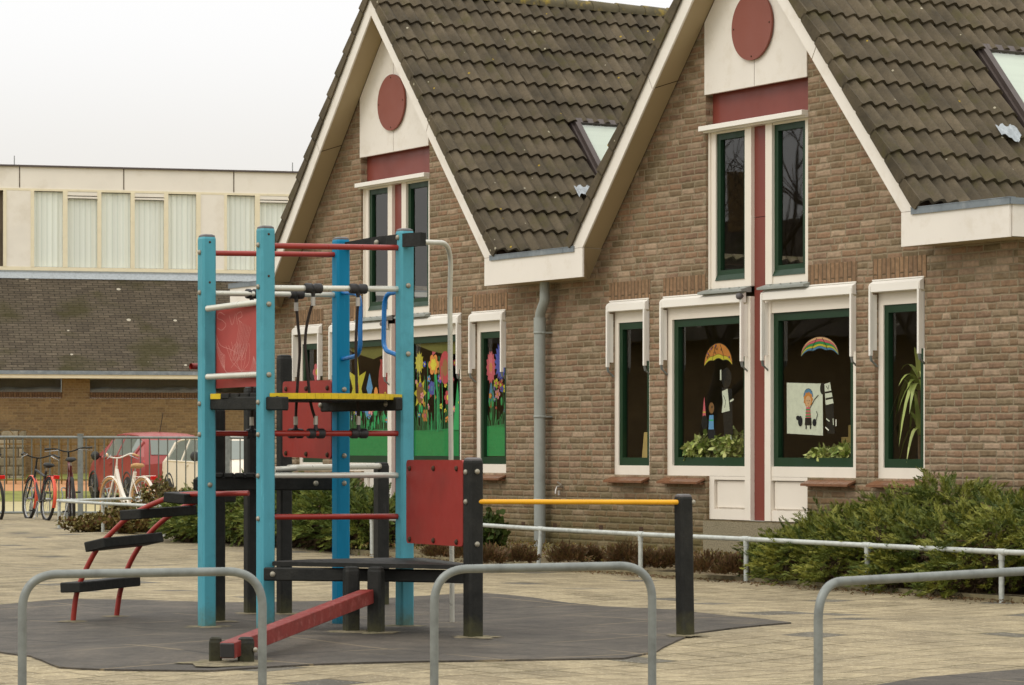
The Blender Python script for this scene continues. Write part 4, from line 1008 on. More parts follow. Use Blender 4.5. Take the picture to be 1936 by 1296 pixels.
# top brace and fireman's pole
br = [(P3(658, 459, YC-.03), .022), (P3(800, 453, YD-.12), .036)]
mb = MB()
a, b = P3(656, 467, YC-.02), P3(800, 452.5, YD-.20); ex = (b-a).normalized()
dn_ = Vector((-ex.y, ex.x, 0)).normalized()*.022; up = Vector((0, 0, 1))
vs = []
for p, h0, h1 in ((a, -.012, .028), (a.lerp(b, .35), -.040, .042), (a.lerp(b, .86), -.040, .046), (b, -.042, .042)):
    vs += [p+dn_+up*h0, p-dn_+up*h0, p-dn_+up*h1, p+dn_+up*h1]
mb.add(vs, [(i*4+k, i*4+(k+1) % 4, i*4+4+(k+1) % 4, i*4+4+k) for i in range(3) for k in range(4)]+[(3, 2, 1, 0), (12, 13, 14, 15)])
bo = mb.build('top_beam', M['black'], FR, recalc=True)
bolt(P3(712, 459, YC-.36), (-.7, -.7, 0), bo, .018)
pole = bend([P3(797, 458, YD-.18), P3(853, 460, YD+.28), P3(850.5, 560, YD+.38), P3(855, 1176, 19.25)], .20, 10)
MB().tube(pole, .0165, 14).build('slide_pole', M['steel'], FR)
# upper platform with yellow bowed edge
YP = 18.3
edge = smooth_path([P3(408, 747, YA-.0), P3(440, 750, YA-.12), P3(519, 744, YB+.0), P3(560, 748, YB-.10), P3(640, 752, YB-.08), P3(700, 750, YB+.15), P3(750, 746, YD-.02)], 5)
zt_ = zz(741, YB)
def deck(outline, z0, z1, name, m):
    return MB().prism([(p.x, p.y) for p in outline], lambda p: Vector((p[0], p[1], z0)), lambda p: Vector((p[0], p[1], z1))).build(name, M[m], FR, recalc=True)
zp = EYE+.340
fr_edge = [Vector((p.x, p.y, 0)) for p in smooth_path([pb+Vector((.03, -.03, 0)), pb.lerp(pd, .25)+Vector((.10, -.15, 0)), pb.lerp(pd, .5)+Vector((.11, -.18, 0)), pb.lerp(pd, .75)+Vector((.09, -.14, 0)), pd+Vector((-.02, -.04, 0))], 5)]
deck(fr_edge+[pc+Vector((.02, .03, 0)), pa+Vector((-.02, .04, 0))], zp-.045, zp-.004, 'platform', 'black')
ye = MB()
for i in range(len(fr_edge)-1):
    a, b = fr_edge[i], fr_edge[i+1]; nn = Vector(((b-a).y, -(b-a).x, 0)).normalized()*.012
    ye.add([a+nn+up*(zp-.036), b+nn+up*(zp-.036), b+nn+up*zp, a+nn+up*zp, a-nn*4+up*(zp-.036), b-nn*4+up*(zp-.036), b-nn*4+up*zp, a-nn*4+up*zp], [(0, 1, 2, 3), (3, 2, 6, 7), (4, 5, 1, 0)])
ye.build('platform_edge', M['yellow'], FR)
le = [pa+Vector((.04, -.06, 0)), pb+Vector((-.02, .05, 0))]
MB().obox(le[0]+up*(zp-.014), le[0].lerp(le[1], .2)+up*(zp-.014), .03, .034).build('platform_edge', M['yellow'], FR)
for k in range(4):
    a = le[0].lerp(le[1], .22+k*.19); b = le[0].lerp(le[1], .39+k*.19)
    MB().obox(a+up*(zp-.014), b+up*(zp-.014), .05, .036, ch=.006).build('deck_tread', M['black'], FR)
def beam(a, b, w, h, name='beam', bolts=(), m='black'):
    o = MB().obox(a, b, w, h, ch=.008).build(name, M[m], FR)
    for q in bolts:
        p = Vector(a).lerp(Vector(b), q); d = (Vector(b)-Vector(a)).normalized(); nn = Vector((d.y, -d.x, 0)).normalized()
        if nn.y > 0: nn = -nn
        bolt(p+nn*(w/2), nn, o, .018)
    return o
beam(P3(402, 763, YA-.03), P3(541, 763.5, YB-.16), .05, .085)
beam(P3(611, 767, 19.15), P3(756, 764, 18.42), .05, .085, bolts=(.01, .87))
MB().obox(P3(519, 754, YB-.03)+up*-.0, P3(750, 757, YD-.02), .05, .03).build('edge_support', M['black'], FR)
# rear platform and the long cross beam
beam(P3(371, 915, 18.98), P3(631, 914, 19.30), .05, .092, bolts=(.86,))
rp = [P3(380, 0, 18.99), P3(500, 0, 19.2), P3(560, 0, 19.95), P3(470, 0, 19.95)]
for k in range(6):
    a = P3(384+k*20, 899, 18.99+.01*k); b = P3(401+k*20, 899, 18.99+.01*k)
    MB().obox(a+Vector((0, .02, 0)), b+Vector((0, .02, 0)), .07, .032, ch=.006).build('deck_tread', M['black'], FR)
deck([Vector((p.x, p.y, 0)) for p in rp], zz(899, 19.1)-.02, zz(899, 19.1)+.005, 'platform', 'black')
# triangular low deck, its beams, legs and the sloping red balance beam
zt2 = .445
def off(p, x, y): return Vector((p.x+x, p.y+y, 0))
dk = [off(pb, .05, -.10), off(ph, -.10, -.06), off(ph, -.02, .10), off(pd, .12, .02), off(pd, -.02, .10), off(pb, .25, .28), off(pb, .06, .02)]
deck(dk, zt2-.026, zt2, 'low_deck', 'black')
zb2 = zt2-.075
beam(P3(500, 0, 17.98).xy.to_3d()+up*zb2, P3(664, 0, 17.86).xy.to_3d()+up*zb2, .05, .082, bolts=(.11,))
beam(P3(664, 0, 17.90).xy.to_3d()+up*zb2, P3(887, 0, 17.58).xy.to_3d()+up*zb2, .05, .078)
l1, l2 = P3(664, 0, 17.72), P3(711, 0, 17.66)
for c, ang in ((l1, R(22)), (l2, R(-20))):
    post((c.x/c.y*FPX+968), c.y, zt2-.035, .088, 'black', 'black', [], ang=ang)
    bolt(c+Vector((-.0, -.052, zb2+.005)), (0, -1, 0), FR, .017)
bolt(l2+Vector((.045, -.03, .235)), (.7, -.7, 0), FR, .016)
RB0 = P3(430, 1230, 15.36); RB1 = P3(694, 1128, 17.62)
bm_ = MB().obox(RB0, RB1, .085, .085, ch=.004).build('balance_beam', M['beam'], FR)
dd = (RB1-RB0).normalized()
MB().obox(RB0-dd*.012, RB0+dd*.006, .078, .078, ch=.005).build('end_cap', M['rubber'], bm_)
for px, sx in ((407.5, .068), (465, .088)):
    c = P3(px, 0, 15.50 if px < 420 else 15.48)
    post(px, c.y, .125, sx, 'black', 'black', [], ang=R(4))
bolt(P3(482, 1229, 15.44), (1, -.5, 0), FR, .014)
# yellow bar out to the lone post
rail(P3(905, 949, YH-.02), P3(1284, 950, YI-.02), .0155, 'amber', 'yellow_bar')
# rope ladder pairs with rubber sleeves
def sleeve(p, L, parent, d=(1, 0, 0)):
    d = Vector(d).normalized(); r = .032
    return MB().tube([p-d*L/2, p-d*(L/2-.006), p-d*.012, p-d*.010, p+d*.010, p+d*.012, p+d*(L/2-.006), p+d*L/2], [r*.9, r, r, r*.8, r*.8, r, r, r*.9], 16).build('sleeve', M['rubber'], parent)
rd = (pd-pb).normalized()
def rope(top, mid, bot, Yt, Ym, Yb, sw=.115):
    a = P3(*top, Yt); b = P3(*bot, Yb)
    path = [P3(top[0], top[1]+24, Yt)]+[P3(*m_, Ym) for m_ in mid]+[P3(bot[0], bot[1]-24, Yb)]
    o = MB().tube(smooth_path(path, 6), .0095, 8).build('rope', M['rope'], FR)
    sleeve(a, sw, o, rd); sleeve(b, sw, o, rd)
    for p, s_ in ((a, -1), (b, 1)):
        MB().tube([p+up*(.018*s_), p+up*(.055*s_)], [.018, .010], 10).build('clamp', M['rubber'], o)
        MB().tube([p+up*(.055*s_), p+up*(.11*s_)], .0145, 12).build('ferrule', M['ferrule'], o)
rope((592, 545.5), [(581, 610), (577, 650), (581, 700), (587, 760)], (597, 820), 18.28, 18.3, 18.31)
rope((677, 546.5), [(675, 600), (673, 650), (674, 720), (676, 760)], (678, 820), 18.44, 18.45, 18.46)
rope((560, 556.5), [(564, 620), (567, 660), (563, 720), (560, 770)], (559, 820), 18.94, 18.95, 18.94, .10)
rope((476, 556), [(478, 640), (477, 720)], (476, 821), 18.75, 18.75, 18.75, .08)
# arched ladder: two bent red tubes and dark treads
def Yt1(X): return 19.08-.40*(X+2.88)
def Yt2(X): return 19.55-.40*(X+2.66)
def onplane(px, py, F):
    k = (px-968)/FPX; c0 = F(0); m_ = F(1)-F(0); Y = c0/(1-m_*k); return pt(px, py, Y)
t1 = [onplane(x, y, Yt1) for x, y in ((137, 1186), (145, 1122), (163, 1076), (185, 1036), (208, 1011), (240, 981), (273, 961), (321, 941), (360, 935), (420, 934), (470, 933))]
t2 = [onplane(x, y, Yt2) for x, y in ((219, 1177), (227, 1120), (243, 1071), (262, 1036), (282, 1010), (308, 985), (345, 960), (385, 945), (420, 941))]
lo = MB().tube(smooth_path(t1, 4), .0175, 12).build('ladder_rail', M['red'], FR)
MB().tube(smooth_path(t2, 4), .0175, 12).build('ladder_rail', M['red'], FR)
def tread(c0, c1, tilt, w=.16, h=.066):
    a, b = c0, c1; d = (b-a).normalized(); a = a-d*.0; upv = Vector((-math.sin(tilt)*.85, -.26, math.cos(tilt)))
    MB().obox(a, b, w, h, up=upv, ch=.006).build('tread', M['black'], FR)
tread(onplane(142, 1110, Yt1)+Vector((-.02, -.1, 0)), onplane(240, 1100, Yt2)+Vector((.02, .06, 0)), R(12))
tread(onplane(188, 1030, Yt1)+Vector((-.02, -.1, 0)), onplane(283, 1020, Yt2)+Vector((.02, .06, 0)), R(24))
tread(onplane(255, 973, Yt1)+Vector((-.02, -.1, 0)), onplane(346, 966, Yt2)+Vector((.02, .06, 0)), R(14))
tread(onplane(337, 942, Yt1)+Vector((-.02, -.08, 0)), onplane(420, 938, Yt2)+Vector((.02, .06, 0)), R(2))
MB().box(-2.075, -2.02, 18.93, 18.99, zz(927, 18.95), zz(906, 18.95), 0, .004).build('beam_end', M['black'], FR)
# stub of the red tunnel tube on the left
st = MB(); a, b = P3(361, 693, 18.62), P3(392, 694, 18.72)
st.tube([a, b], .020, 14, cap=False); st.tube([a, b], .015, 14, cap=False, mi=0); st.build('tube_stub', M['redpan'], FR)
# sand heaped round the feet of the posts
def sandring(name='sand'):
    mb = MB(); r_ = random.Random(11)
    for c, rr in ((pa, .16), (pd, .17), (ph, .18), (pi_, .14), (l1, .18), (l2, .17), (P3(437, 0, 15.48), .33), (Vector((-2.88, 19.08, 0)), .10), (Vector((-2.66, 19.55, 0)), .09), (P3(411, 0, YA2), .14), (P3(475, 0, YE), .15), (pf, .15)):
        n = 22; vs = [(c.x, c.y, und(c.x, c.y)+.020)]
        for k in range(n):
            t = 2*PI*k/n; q = rr*.85*(.6+.6*r_.random()); vs.append((c.x+q*math.cos(t)*1.2, c.y+q*math.sin(t), und(c.x, c.y)+.0115))
        mb.add(vs, [(0, 1+k, 1+(k+1) % n) for k in range(n)], 0, True)
    return tag(mb.build(name, mat('sand_mat', lin(122,112,88), .95, var=.35, scale=30, bump=.6, dirt=lin(96,94,62), dscale=8, damt=.8)), 'sand and moss gathered round the feet of the climbing frame posts', 'sand', kind='stuff')
sandring()
# ------------------------------------------------------------------ foreground hoops
def hoop(xl, yl, xr, yr, Yl, Yr, label, sag=None):
    zt_ = .60
    a = Vector(((xl-968)/FPX*Yl, Yl, 0)); b = Vector(((xr-968)/FPX*Yr, Yr, 0))
    ztl, ztr = EYE-(yl-HY)/FPX*Yl, EYE-(yr-HY)/FPX*Yr
    P = [a-Vector((0, 0, .05)), a+Vector((0, 0, ztl)), b+Vector((0, 0, ztr)), b-Vector((0, 0, .05))]
    o = MB().tube(bend(P, .15, 12), .0195, 20).build('hoop_barrier', M['galv'], base=(a+b)/2)
    return tag(o, label, 'barrier', 'low galvanised hoops in the foreground')
hoop(42, 1087, 496, 1080, 12.72, 12.92, 'galvanised steel hoop in front of the arched red ladder and the teal posts')
hoop(821, 1077, 1233, 1069, 13.2, 13.4, 'galvanised steel hoop in front of the low black deck and the lone black post')
hoop(1547, 1102, 2050, 1074, 12.2, 13.6, 'galvanised steel hoop in front of the juniper hedge, cut off by the picture edge')
# ------------------------------------------------------------------ low garden rail
LR = thing('garden_rail', (0, 28, 0), 'knee-high galvanised tube rail running along the planting bed in front of the school', 'railing')
ZR = .40
rp_ = [Vector((x, y, ZR-(.03 if 30 > y > 20 else 0))) for x, y in RP]
MB().tube(rp_, .021, 12).build('top_rail', M['galvl'], LR)
back = [Vector((-6.4, 41.1, ZR)), Vector((-5.6, 43.2, ZR+.0)), Vector((-3.6, 44.6, ZR))]
MB().tube(back, .021, 12).build('top_rail', M['galvl'], LR)
for i, (x, y) in enumerate(RP):
    if i == 2: pass
    o = MB().tube([(x+(-.03 if i == 6 else 0), y, -.05), (x, y, rp_[i].z)], .021, 12).build('rail_post', M['galvl'], LR)
    d = (rp_[min(i+1, len(RP)-1)]-rp_[max(i-1, 0)]).normalized()
    MB().tube([rp_[i]-d*.05, rp_[i]+d*.05], .026, 12).tube([(x, y, rp_[i].z-.06), (x, y, rp_[i].z)], .025, 12).build('clamp', M['galvl'], o)
for p in back[1:]: MB().tube([(p.x, p.y, -.05), (p.x, p.y, ZR)], .021, 12).build('rail_post', M['galvl'], LR)
# ------------------------------------------------------------------ grey bar fence behind the bicycles
YFN = 49.6; M['galvd'] = mat('weathered_bar_mat', lin(104,106,98), .6, .2, var=.1)
GF = thing('bar_fence', (-7, YFN, 0), 'waist-high grey galvanised bar fence with square posts behind the bicycles', 'fence')
def fx(px, Y=YFN): return (px-968)/FPX*Y
zt_, zb_ = EYE+.185, .045
x0, x1 = fx(-60), fx(520)
MB().tube([(x0, YFN, zt_), (x1, YFN, zt_-.02)], .024, 10).build('top_rail', M['galv'], GF)
MB().tube([(x0, YFN, zb_), (x1, YFN, zb_)], .022, 8).build('bottom_rail', M['galv'], GF)
k = 0; x = x0
bar0 = None
while x < x1:
    if min(abs(x-fx(152)), abs(x-fx(430)), abs(x-fx(-126))) > .06 and k < 98:
        if bar0 is None: bar0 = MB().tube([(x, YFN, zb_), (x, YFN, zt_)], .011, 8).build('bar', M['galvd'], GF); bx0 = x
        else: c = bar0.copy(); COL.objects.link(c); c.parent = GF; c.location = (x-bx0, 0, 0)
    x += .1545; k += 1
for px in (152, 430): MB().box(fx(px)-.042, fx(px)+.042, YFN-.042, YFN+.042, -.05, zt_+.035, 0, .004).box(fx(px)-.048, fx(px)+.048, YFN-.048, YFN+.048, zt_+.036, zt_+.055).build('fence_post', M['galv'], GF)
# brown hooped fence further away, in front of the far building
BF = thing('hooped_fence', (-11, 66.8, bank(66.8)), 'far brown metal fence with small rings along its top in front of the brick wall', 'fence')
def gx(px, Y): return (px-968)/FPX*Y
YB2 = 66.8; z0 = bank(YB2)-.1; z1 = EYE+.10
MB().box(gx(-80, YB2), gx(230, YB2), YB2-.015, YB2+.015, EYE+.07, EYE+.10).box(gx(-80, YB2), gx(230, YB2), YB2-.015, YB2+.015, bank(YB2)+.08, bank(YB2)+.11).build('fence_rail', bpy.data.materials.get('brown') or mat('brown_fence_mat', lin(110,84,34), .7), BF)
i = 0; px = -75; bar1 = None
while px < 225:
    x = gx(px, YB2)
    if bar1 is None:
        bar1 = MB().tube([(x, YB2+.02, z0), (x, YB2+.02, z1+.16)], .016, 6).build('bar', bpy.data.materials['brown_fence_mat'], BF); b1x = x
        ring1 = MB().tube(arc((x+.20, YB2+.04, z1+.14), (1, 0, 0), (0, 0, 1), .17, R(20), R(160), 10), .009, 6).build('ring', bpy.data.materials['brown_fence_mat'], BF)
    else:
        c = bar1.copy(); COL.objects.link(c); c.parent = BF; c.location = (x-b1x, 0, 0)
        if i % 2 == 0: c = ring1.copy(); COL.objects.link(c); c.parent = BF; c.location = (x-b1x, 0, 0)
    px += 17.4; i += 1
# ------------------------------------------------------------------ far school wing
FA = R(14.5)
F0 = Vector(((200-968)/FPX*69.6, 69.6, 0)); FU = Vector((math.cos(FA), math.sin(FA), 0)); FI = Vector((-math.sin(FA), math.cos(FA), 0))
far = thing('school_wing', F0, 'long two-storey building with a dark slate lean-to roof under a strip of pale curtained windows', 'building', rz=FA, local=True)
def fl(px, y=0.0):                                # local x of a photo column on the plane y
    o = F0+FI*y; k = (px-968)/FPX
    return (k*o.y-o.x)/(FU.x-k*FU.y)
def fz(px, py, y=0.0):
    u = fl(px, y); Y = (F0+FU*u+FI*y).y; return EYE-(py-HY)/FPX*Y
L0, L1 = -9.0, 16.0
# lower wall with two dark strip windows
wins = [(fl(-200), fl(118)), (fl(170), fl(520)), (fl(560), fl(800))]
zs0, zs1 = fz(150, 742), 2.80
w = MB().box(L0, L1, 0, .25, .1, zs0-.14)
edges = [L0]+[q for p in wins for q in p]+[L1]
for a, b in zip(edges[::2], edges[1::2]):
    if b > a: w.box(a, b, .002, .25, zs0-.138, zs1)
w.build('wall', M['brick_far'], far)
for a, b in wins:
    a = max(a, L0)
    if b <= a: continue
    o = MB().box(a, b, .12, .14, zs0, zs1).build('strip_window', M['glass'], far)
    MB().box(a, b, -.03, .1, zs0-.136, zs0).build('soldier_sill', M['soldier_far'], o, uvswap=True)
    MB().box(a, b, .3, .32, zs0-.1, zs1).build('window_back', M['interior'], o)
# eaves gutter board, slate roof, lead flashing
MB().box(L0, L1, -.45, -.40, 2.80, 2.90).box(L0, L1, -.40, .25, 2.80, 2.815).build('eaves_board', M['far_frame'], far)
MB().box(L0, L1, -.48, -.452, 2.885, 2.975).build('gutter', M['zinc'], far)
zr1 = fz(200, 522, 3.2)
MB().add([(L0, -.44, 2.93), (L1, -.44, 2.93), (L1, 3.2, zr1), (L0, 3.2, zr1)], [(0, 1, 2, 3)]).build('slate_roof', M['shingle'], far)
MB().add([(L0, 3.02, zr1-.1), (L1, 3.02, zr1-.1), (L1, 3.2, zr1+.06), (L0, 3.2, zr1+.06), (L0, 3.19, zr1+.16), (L1, 3.19, zr1+.16)], [(0, 1, 2, 3), (3, 2, 5, 4)]).build('lead_flashing', M['lead'], far)
# upper storey
UY = 3.2
zw0, zw1 = fz(200, 507, UY), fz(200, 360, UY); zf1 = fz(200, 319.5, UY)
MB().box(L0, L1, UY, UY+6, zw1, zf1).build('roof_board', M['far_white'], far)
for px in (37, 234, 442): MB().box(fl(px, UY)-.012, fl(px, UY)+.012, UY-.006, UY, zw1+.02, zf1).build('board_joint', M['joint'], far)
MB().box(L0, L1, UY-.06, UY+6, zf1, zf1+.045).build('roof_edge', M['velux'], far)
MB().box(L0, L1, UY-.02, UY+.06, zw0-.09, zw0).build('bottom_rail', M['far_frame'], far)
MB().box(L0, L1, UY-.015, UY+.06, zw1-.055, zw1).build('top_rail', M['far_frame'], far)
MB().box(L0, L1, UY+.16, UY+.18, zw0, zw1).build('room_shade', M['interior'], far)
mull = [(-130, -122), (6, 12), (58, 64.5), (119, 127.5), (184, 191.5), (247, 254.5), (310, 318), (371, 379), (424, 429), (482, 491), (545, 553)]
for a, b in mull:
    MB().box(fl(a, UY), fl(b, UY), UY-.03, UY+.06, zw0, zw1-.056).build('mullion', M['far_frame'], far)
for a, b in ((12, 58), (379, 424)):
    MB().box(fl(a, UY), fl(b, UY), UY-.01, UY+.05, zw0-.08, zw1-.056).build('wall_panel', M['far_white'], far)
def vblind():
    t = NT('vertical_blind_mat'); o = t.tex('Object'); sx = t.new('ShaderNodeSeparateXYZ'); t.l(o, sx.inputs[0])
    s = t.math('FRACT', t.math('DIVIDE', sx.outputs[0], .135))
    wn_ = t.new('ShaderNodeTexWhiteNoise', noise_dimensions='1D'); t.l(t.math('FLOOR', t.math('DIVIDE', sx.outputs[0], .135)), wn_.inputs['W'])
    c = t.ramp(s, [(0, lin(204,210,200)), (.12, lin(228,233,224)), (.8, lin(236,240,231)), (1, lin(210,216,206))])
    c = t.mix(1.0, c, t.ramp(wn_.outputs[0], [(0, (.93,)*3), (1, (1.04,)*3)]), 'MULTIPLY')
    t.l(c, t.b.inputs['Base Color']); t.b.inputs['Roughness'].default_value = .8; return t.m
vbm = vblind()
for a, b, open_ in ((64.5, 119, 0), (127.5, 184, 1), (191.5, 247, 0), (254.5, 310, 1), (318, 371, 0), (429, 482, 0), (491, 545, 1)):
    xa, xb = fl(a, UY), fl(b, UY)
    o = MB().add([(xa, UY+.04, zw0), (xb, UY+.04, zw0), (xb, UY+.04, zw1-.06), (xa, UY+.04, zw1-.06)], [(0, 1, 2, 3)]).build('pane', M['farglass'], far)
    bl = MB(); n = int((xb-xa)/.135); vs = []
    for k in range(2*n+1):
        x_ = xa+(xb-xa)*k/(2*n); y_ = UY+.085+(.018 if k % 2 else 0); vs += [(x_, y_, zw0+.01), (x_, y_, zw1-.07-(.16 if open_ else 0))]
    bl.add(vs, [(2*k, 2*k+2, 2*k+3, 2*k+1) for k in range(2*n)])
    bl.build('vertical_blind', vbm, o)
    if open_: MB().box(xa, xb, UY-.01, UY+.03, zw1-.15, zw1-.062).box(xa, xb, UY-.02, UY+.02, zw1-.22, zw1-.175).build('vent_light', M['far_white'], o)
for px in (29, 557): MB().tube([(fl(px, UY), UY+.3, zf1), (fl(px, UY), UY+.3, zf1+.30)], .012, 6).tube([(fl(px, UY), UY+.3, zf1), (fl(px, UY), UY+.3, zf1+.08)], .03, 6).build('lightning_rod', M['galv'], far)
MB().box(L0, L1, .25, UY+6, 2.0, 2.2).build('inner_slab', M['interior'], far)
# pale block pier at the left
pier = MB().box(-14.6, gx(44, 68.2), 68.2, 68.6, .2, EYE+.43)
tag(pier.build('block_wall', brick_mat('block_mat', .42, .21, [lin(150,140,116), lin(128,120,98), lin(164,154,130)], lin(90,80,62), wob=.004, mort=.08, headers=0), base=(-12.2, 68.2, .3)), 'pale concrete block wall at the far left behind the parked bicycles', 'wall')

# ------------------------------------------------------------------ cars
M['carred'] = mat('red_car_paint', lin(146,56,52), .36, .05, var=.03, spec=.6)
M['carwhite'] = mat('cream_car_paint', lin(222,210,190), .38, .0, var=.03, spec=.6)
M['tyre'] = mat('tyre_mat', lin(44,42,40), .85, var=.1)
M['rim'] = mat('alloy_mat', lin(176,176,174), .3, .8)
M['plastic'] = mat('dark_trim_mat', lin(46,46,44), .55)
M['lamp'] = mat('red_lamp_mat', lin(206,30,26), .15, spec=.7)
M['inside'] = mat('car_inside_mat', lin(60,56,54), .9)
def car(name, label, loc, rz, paint, L=3.95, W=1.66, Hh=1.46, wb=2.45, style=0):
    root = thing(name, loc, label, 'car', 'cars parked behind the bar fence', rz=rz, local=True)
    # stations along x (rear -L/2 .. front L/2): x, z bottom, z belt, z roof, half widths bottom/belt/roof
    h = L/2
    if style == 0:
        st = [(-h, .42, .80, .80, .60, .66, .60), (-h+.08, .26, .92, .96, .74, .80, .66), (-h+.30, .22, .97, 1.30, .79, .83, .60), (-h+.62, .20, .98, Hh-.03, .82, W/2, .60), (-.55, .19, .97, Hh, W/2, W/2, .61), (.10, .19, .95, Hh-.01, W/2, W/2, .60), (.50, .19, .93, Hh-.09, W/2, W/2, .57), (1.22, .19, .90, .93, .82, .80, .70), (h-.35, .20, .80, .82, .80, .74, .66), (h-.08, .24, .62, .64, .72, .66, .6), (h, .34, .52, .53, .56, .52, .5)]
    else:
        st = [(-h, .40, .76, .76, .62, .68, .62), (-h+.07, .26, .86, .90, .74, .78, .68), (-h+.42, .22, .89, 1.28, .78, .80, .60), (-h+.75, .20, .89, Hh-.03, .80, W/2, .60), (-.45, .19, .88, Hh, W/2, W/2, .61), (.25, .19, .87, Hh-.02, W/2, W/2, .60), (.55, .19, .86, Hh-.08, W/2, W/2, .58), (1.12, .19, .84, .88, .80, .78, .70), (h-.30, .20, .76, .78, .78, .74, .66), (h-.06, .24, .60, .62, .74, .70, .62), (h, .34, .50, .51, .6, .56, .52)]
    vs = []
    for (x, zb, zw, zr, wb_, ww, wr) in st:
        zm = (zb*.45+zw*.55)
        ring = [(-wb_*.96, zb), (-wb_, zb+.07), (-max(wb_, ww)-.012, zm), (-ww, zw), (-wr, zr-.03 if zr > zw+.1 else zr), (-wr*.8, zr+.012), (0, zr+.03)]
        ring = ring+[(-a, b) for a, b in ring[-2::-1]]
        vs += [(x, a, b) for a, b in ring]
    n = 13; ns = len(st); body = MB(); gl = []
    bodyf = []; 
    for i in range(ns-1):
        for k in range(n-1):
            q = (i*n+k, (i+1)*n+k, (i+1)*n+k+1, i*n+k+1)
            if k in (3, 8) and 1 <= i <= 6 and (style or i <= 6): gl.append((i, k, q))
            elif (i in (1, 2) and k in (4, 5, 6, 7)) and False: pass
            else: bodyf.append(q)
    body.add(vs, bodyf, 0, True); body.add(vs, [tuple(range(n)), tuple((ns-1)*n+k for k in range(n))[::-1], ])
    # side faces between belt and roof keep a painted frame; glass is inset
    gp = []
    for i, k, q in gl:
        P = [Vector(vs[a]) for a in q]; c = sum(P, Vector())/4
        nn = (P[1]-P[0]).cross(P[3]-P[0]).normalized()
        if i in (1,) or i == 6: body.add(P, [(0, 1, 2, 3)]); continue
        gp.append((P, nn, 1 if k == 8 else -1))
    for i, wd in ((2, .035), (3, .0), (4, .022), (6, .03)):
        if wd:
            for k in (3, 8): body.tube([vs[i*n+k], vs[i*n+k+1]], wd, 8)
    for k in (3, 4, 8, 9): body.tube([vs[i*n+k] for i in range(2, 7)], .018, 8)
    bo = body.build('body', M[paint], root, recalc=True)
    for sd_ in (-1, 1):
        g_ = MB()
        for I, nn, s0 in gp:
            if s0 == sd_: g_.add([p*1 for p in I], [(0, 1, 2, 3)])
        g_.build('side_glass', M['carglass_reflect'], bo)
    # windscreen and rear screen lie just proud of the shell
    def screen(i0, i1, name, e=.012):
        a, b = st[i0], st[i1]
        P = [Vector((a[0], -a[6]*.86, a[3]+.02)), Vector((a[0], a[6]*.86, a[3]+.02)), Vector((b[0], b[6]*.86, b[3]+.02)), Vector((b[0], -b[6]*.86, b[3]+.02))]
        nn = (P[1]-P[0]).cross(P[3]-P[0]).normalized(); nn = nn if nn.z > 0 else -nn
        c = sum(P, Vector())/4; P = [p.lerp(c, .10)+nn*e for p in P]
        MB().add(P, [(0, 1, 2, 3)]).build(name, M['carglass_reflect'], bo)
    screen(6, 7, 'windscreen'); screen(1, 2, 'rear_screen', .014)
    MB().box(-h+.4, .9, -W/2+.14, W/2-.14, .5, .9).build('seats', M['inside'], root)
    for sx in (-1, 1):
        for sy in (-1, 1):
            x = sx*wb/2-.05; y = sy*(W/2-.08)
            wh_ = MB().lathe((x, y-sy*.1, .30), [(.22, 0), (.29, .01), (.30, .04), (.30, .15), (.285, .185), (.20, .19)], (0, sy, 0), 28).build('wheel', M['tyre'], root)
            rm_ = MB().lathe((x, y+sy*.072, .30), [(.20, 0), (.195, .015), (.05, .006)], (0, sy, 0), 20)
            for q in range(5):
                t = 2*PI*q/5; rm_.obox((x, y+sy*.092, .30), (x+.18*math.cos(t), y+sy*.092, .30+.18*math.sin(t)), .012, .055, up=(0, sy, 0))
            rm_.build('rim', M['rim'], wh_)
            ar = arc((x, sy*(W/2-.004), .30), (1, 0, 0), (0, 0, 1), .335, 0, PI, 14)
            MB().tube(ar, .028, 8).box(x-.31, x+.31, min(sy*(W/2-.02), sy*(W/2+.012)), max(sy*(W/2-.02), sy*(W/2+.012)), .19, .30).build('wheel_arch', M['plastic'], bo)
    for sy in (-1, 1):
        mm = MB().lathe((.72, sy*(W/2+.09), .98), [(.03, -.05), (.085, -.03), (.10, .03), (.06, .06)], (1, 0, 0), 14).obox((.72, sy*(W/2-.04), .95), (.72, sy*(W/2+.07), .97), .04, .03)
        mm.build('mirror', M['plastic'], root)
        MB().box(-.15, .02, min(sy*(W/2+.006), sy*(W/2+.03)), max(sy*(W/2+.006), sy*(W/2+.03)), .79, .83, 0, .006).build('door_handle', M[paint], bo)
        MB().lathe((-h+.12, sy*(W/2-.13), .80), [(.10, -.06), (.13, 0), (.10, .05), (.04, .08)], (-.8, sy*.6, 0), 16).build('tail_lamp', M['lamp'], bo)
        MB().lathe((h-.16, sy*(W/2-.2), .60), [(.10, -.04), (.11, 0), (.08, .04)], (.9, sy*.35, 0), 16).build('headlight', M['rim'], bo)
    MB().box(-h-.02, -h+.04, -.26, .26, .44, .55).build('number_plate', M['yellow'], bo)
    if style == 0: MB().tube([(-.9, 0, Hh+.01), (-1.12, 0, Hh+.42)], .008, 6).build('aerial', M['plastic'], bo)
    return root
M['carglass_reflect'] = mat('painted_reflection_glass_mat', lin(112,120,112), .12, .0, var=.02, spec=.7)  # opaque pale tone: the sky reflected in the car glass is put into the colour
def head(vx, vy): return math.atan2(vy, vx)
car('parked_car', 'red hatchback seen from behind its left side, parked beyond the bar fence', (-7.86, 62.6, 0), head(-.42, .907), 'carred')
car('parked_car', 'cream white small car facing this way, parked in front of the red hatchback', (-5.62, 57.4, 0), head(.40, -.92), 'carwhite', L=3.75, W=1.6, Hh=1.36, style=1)

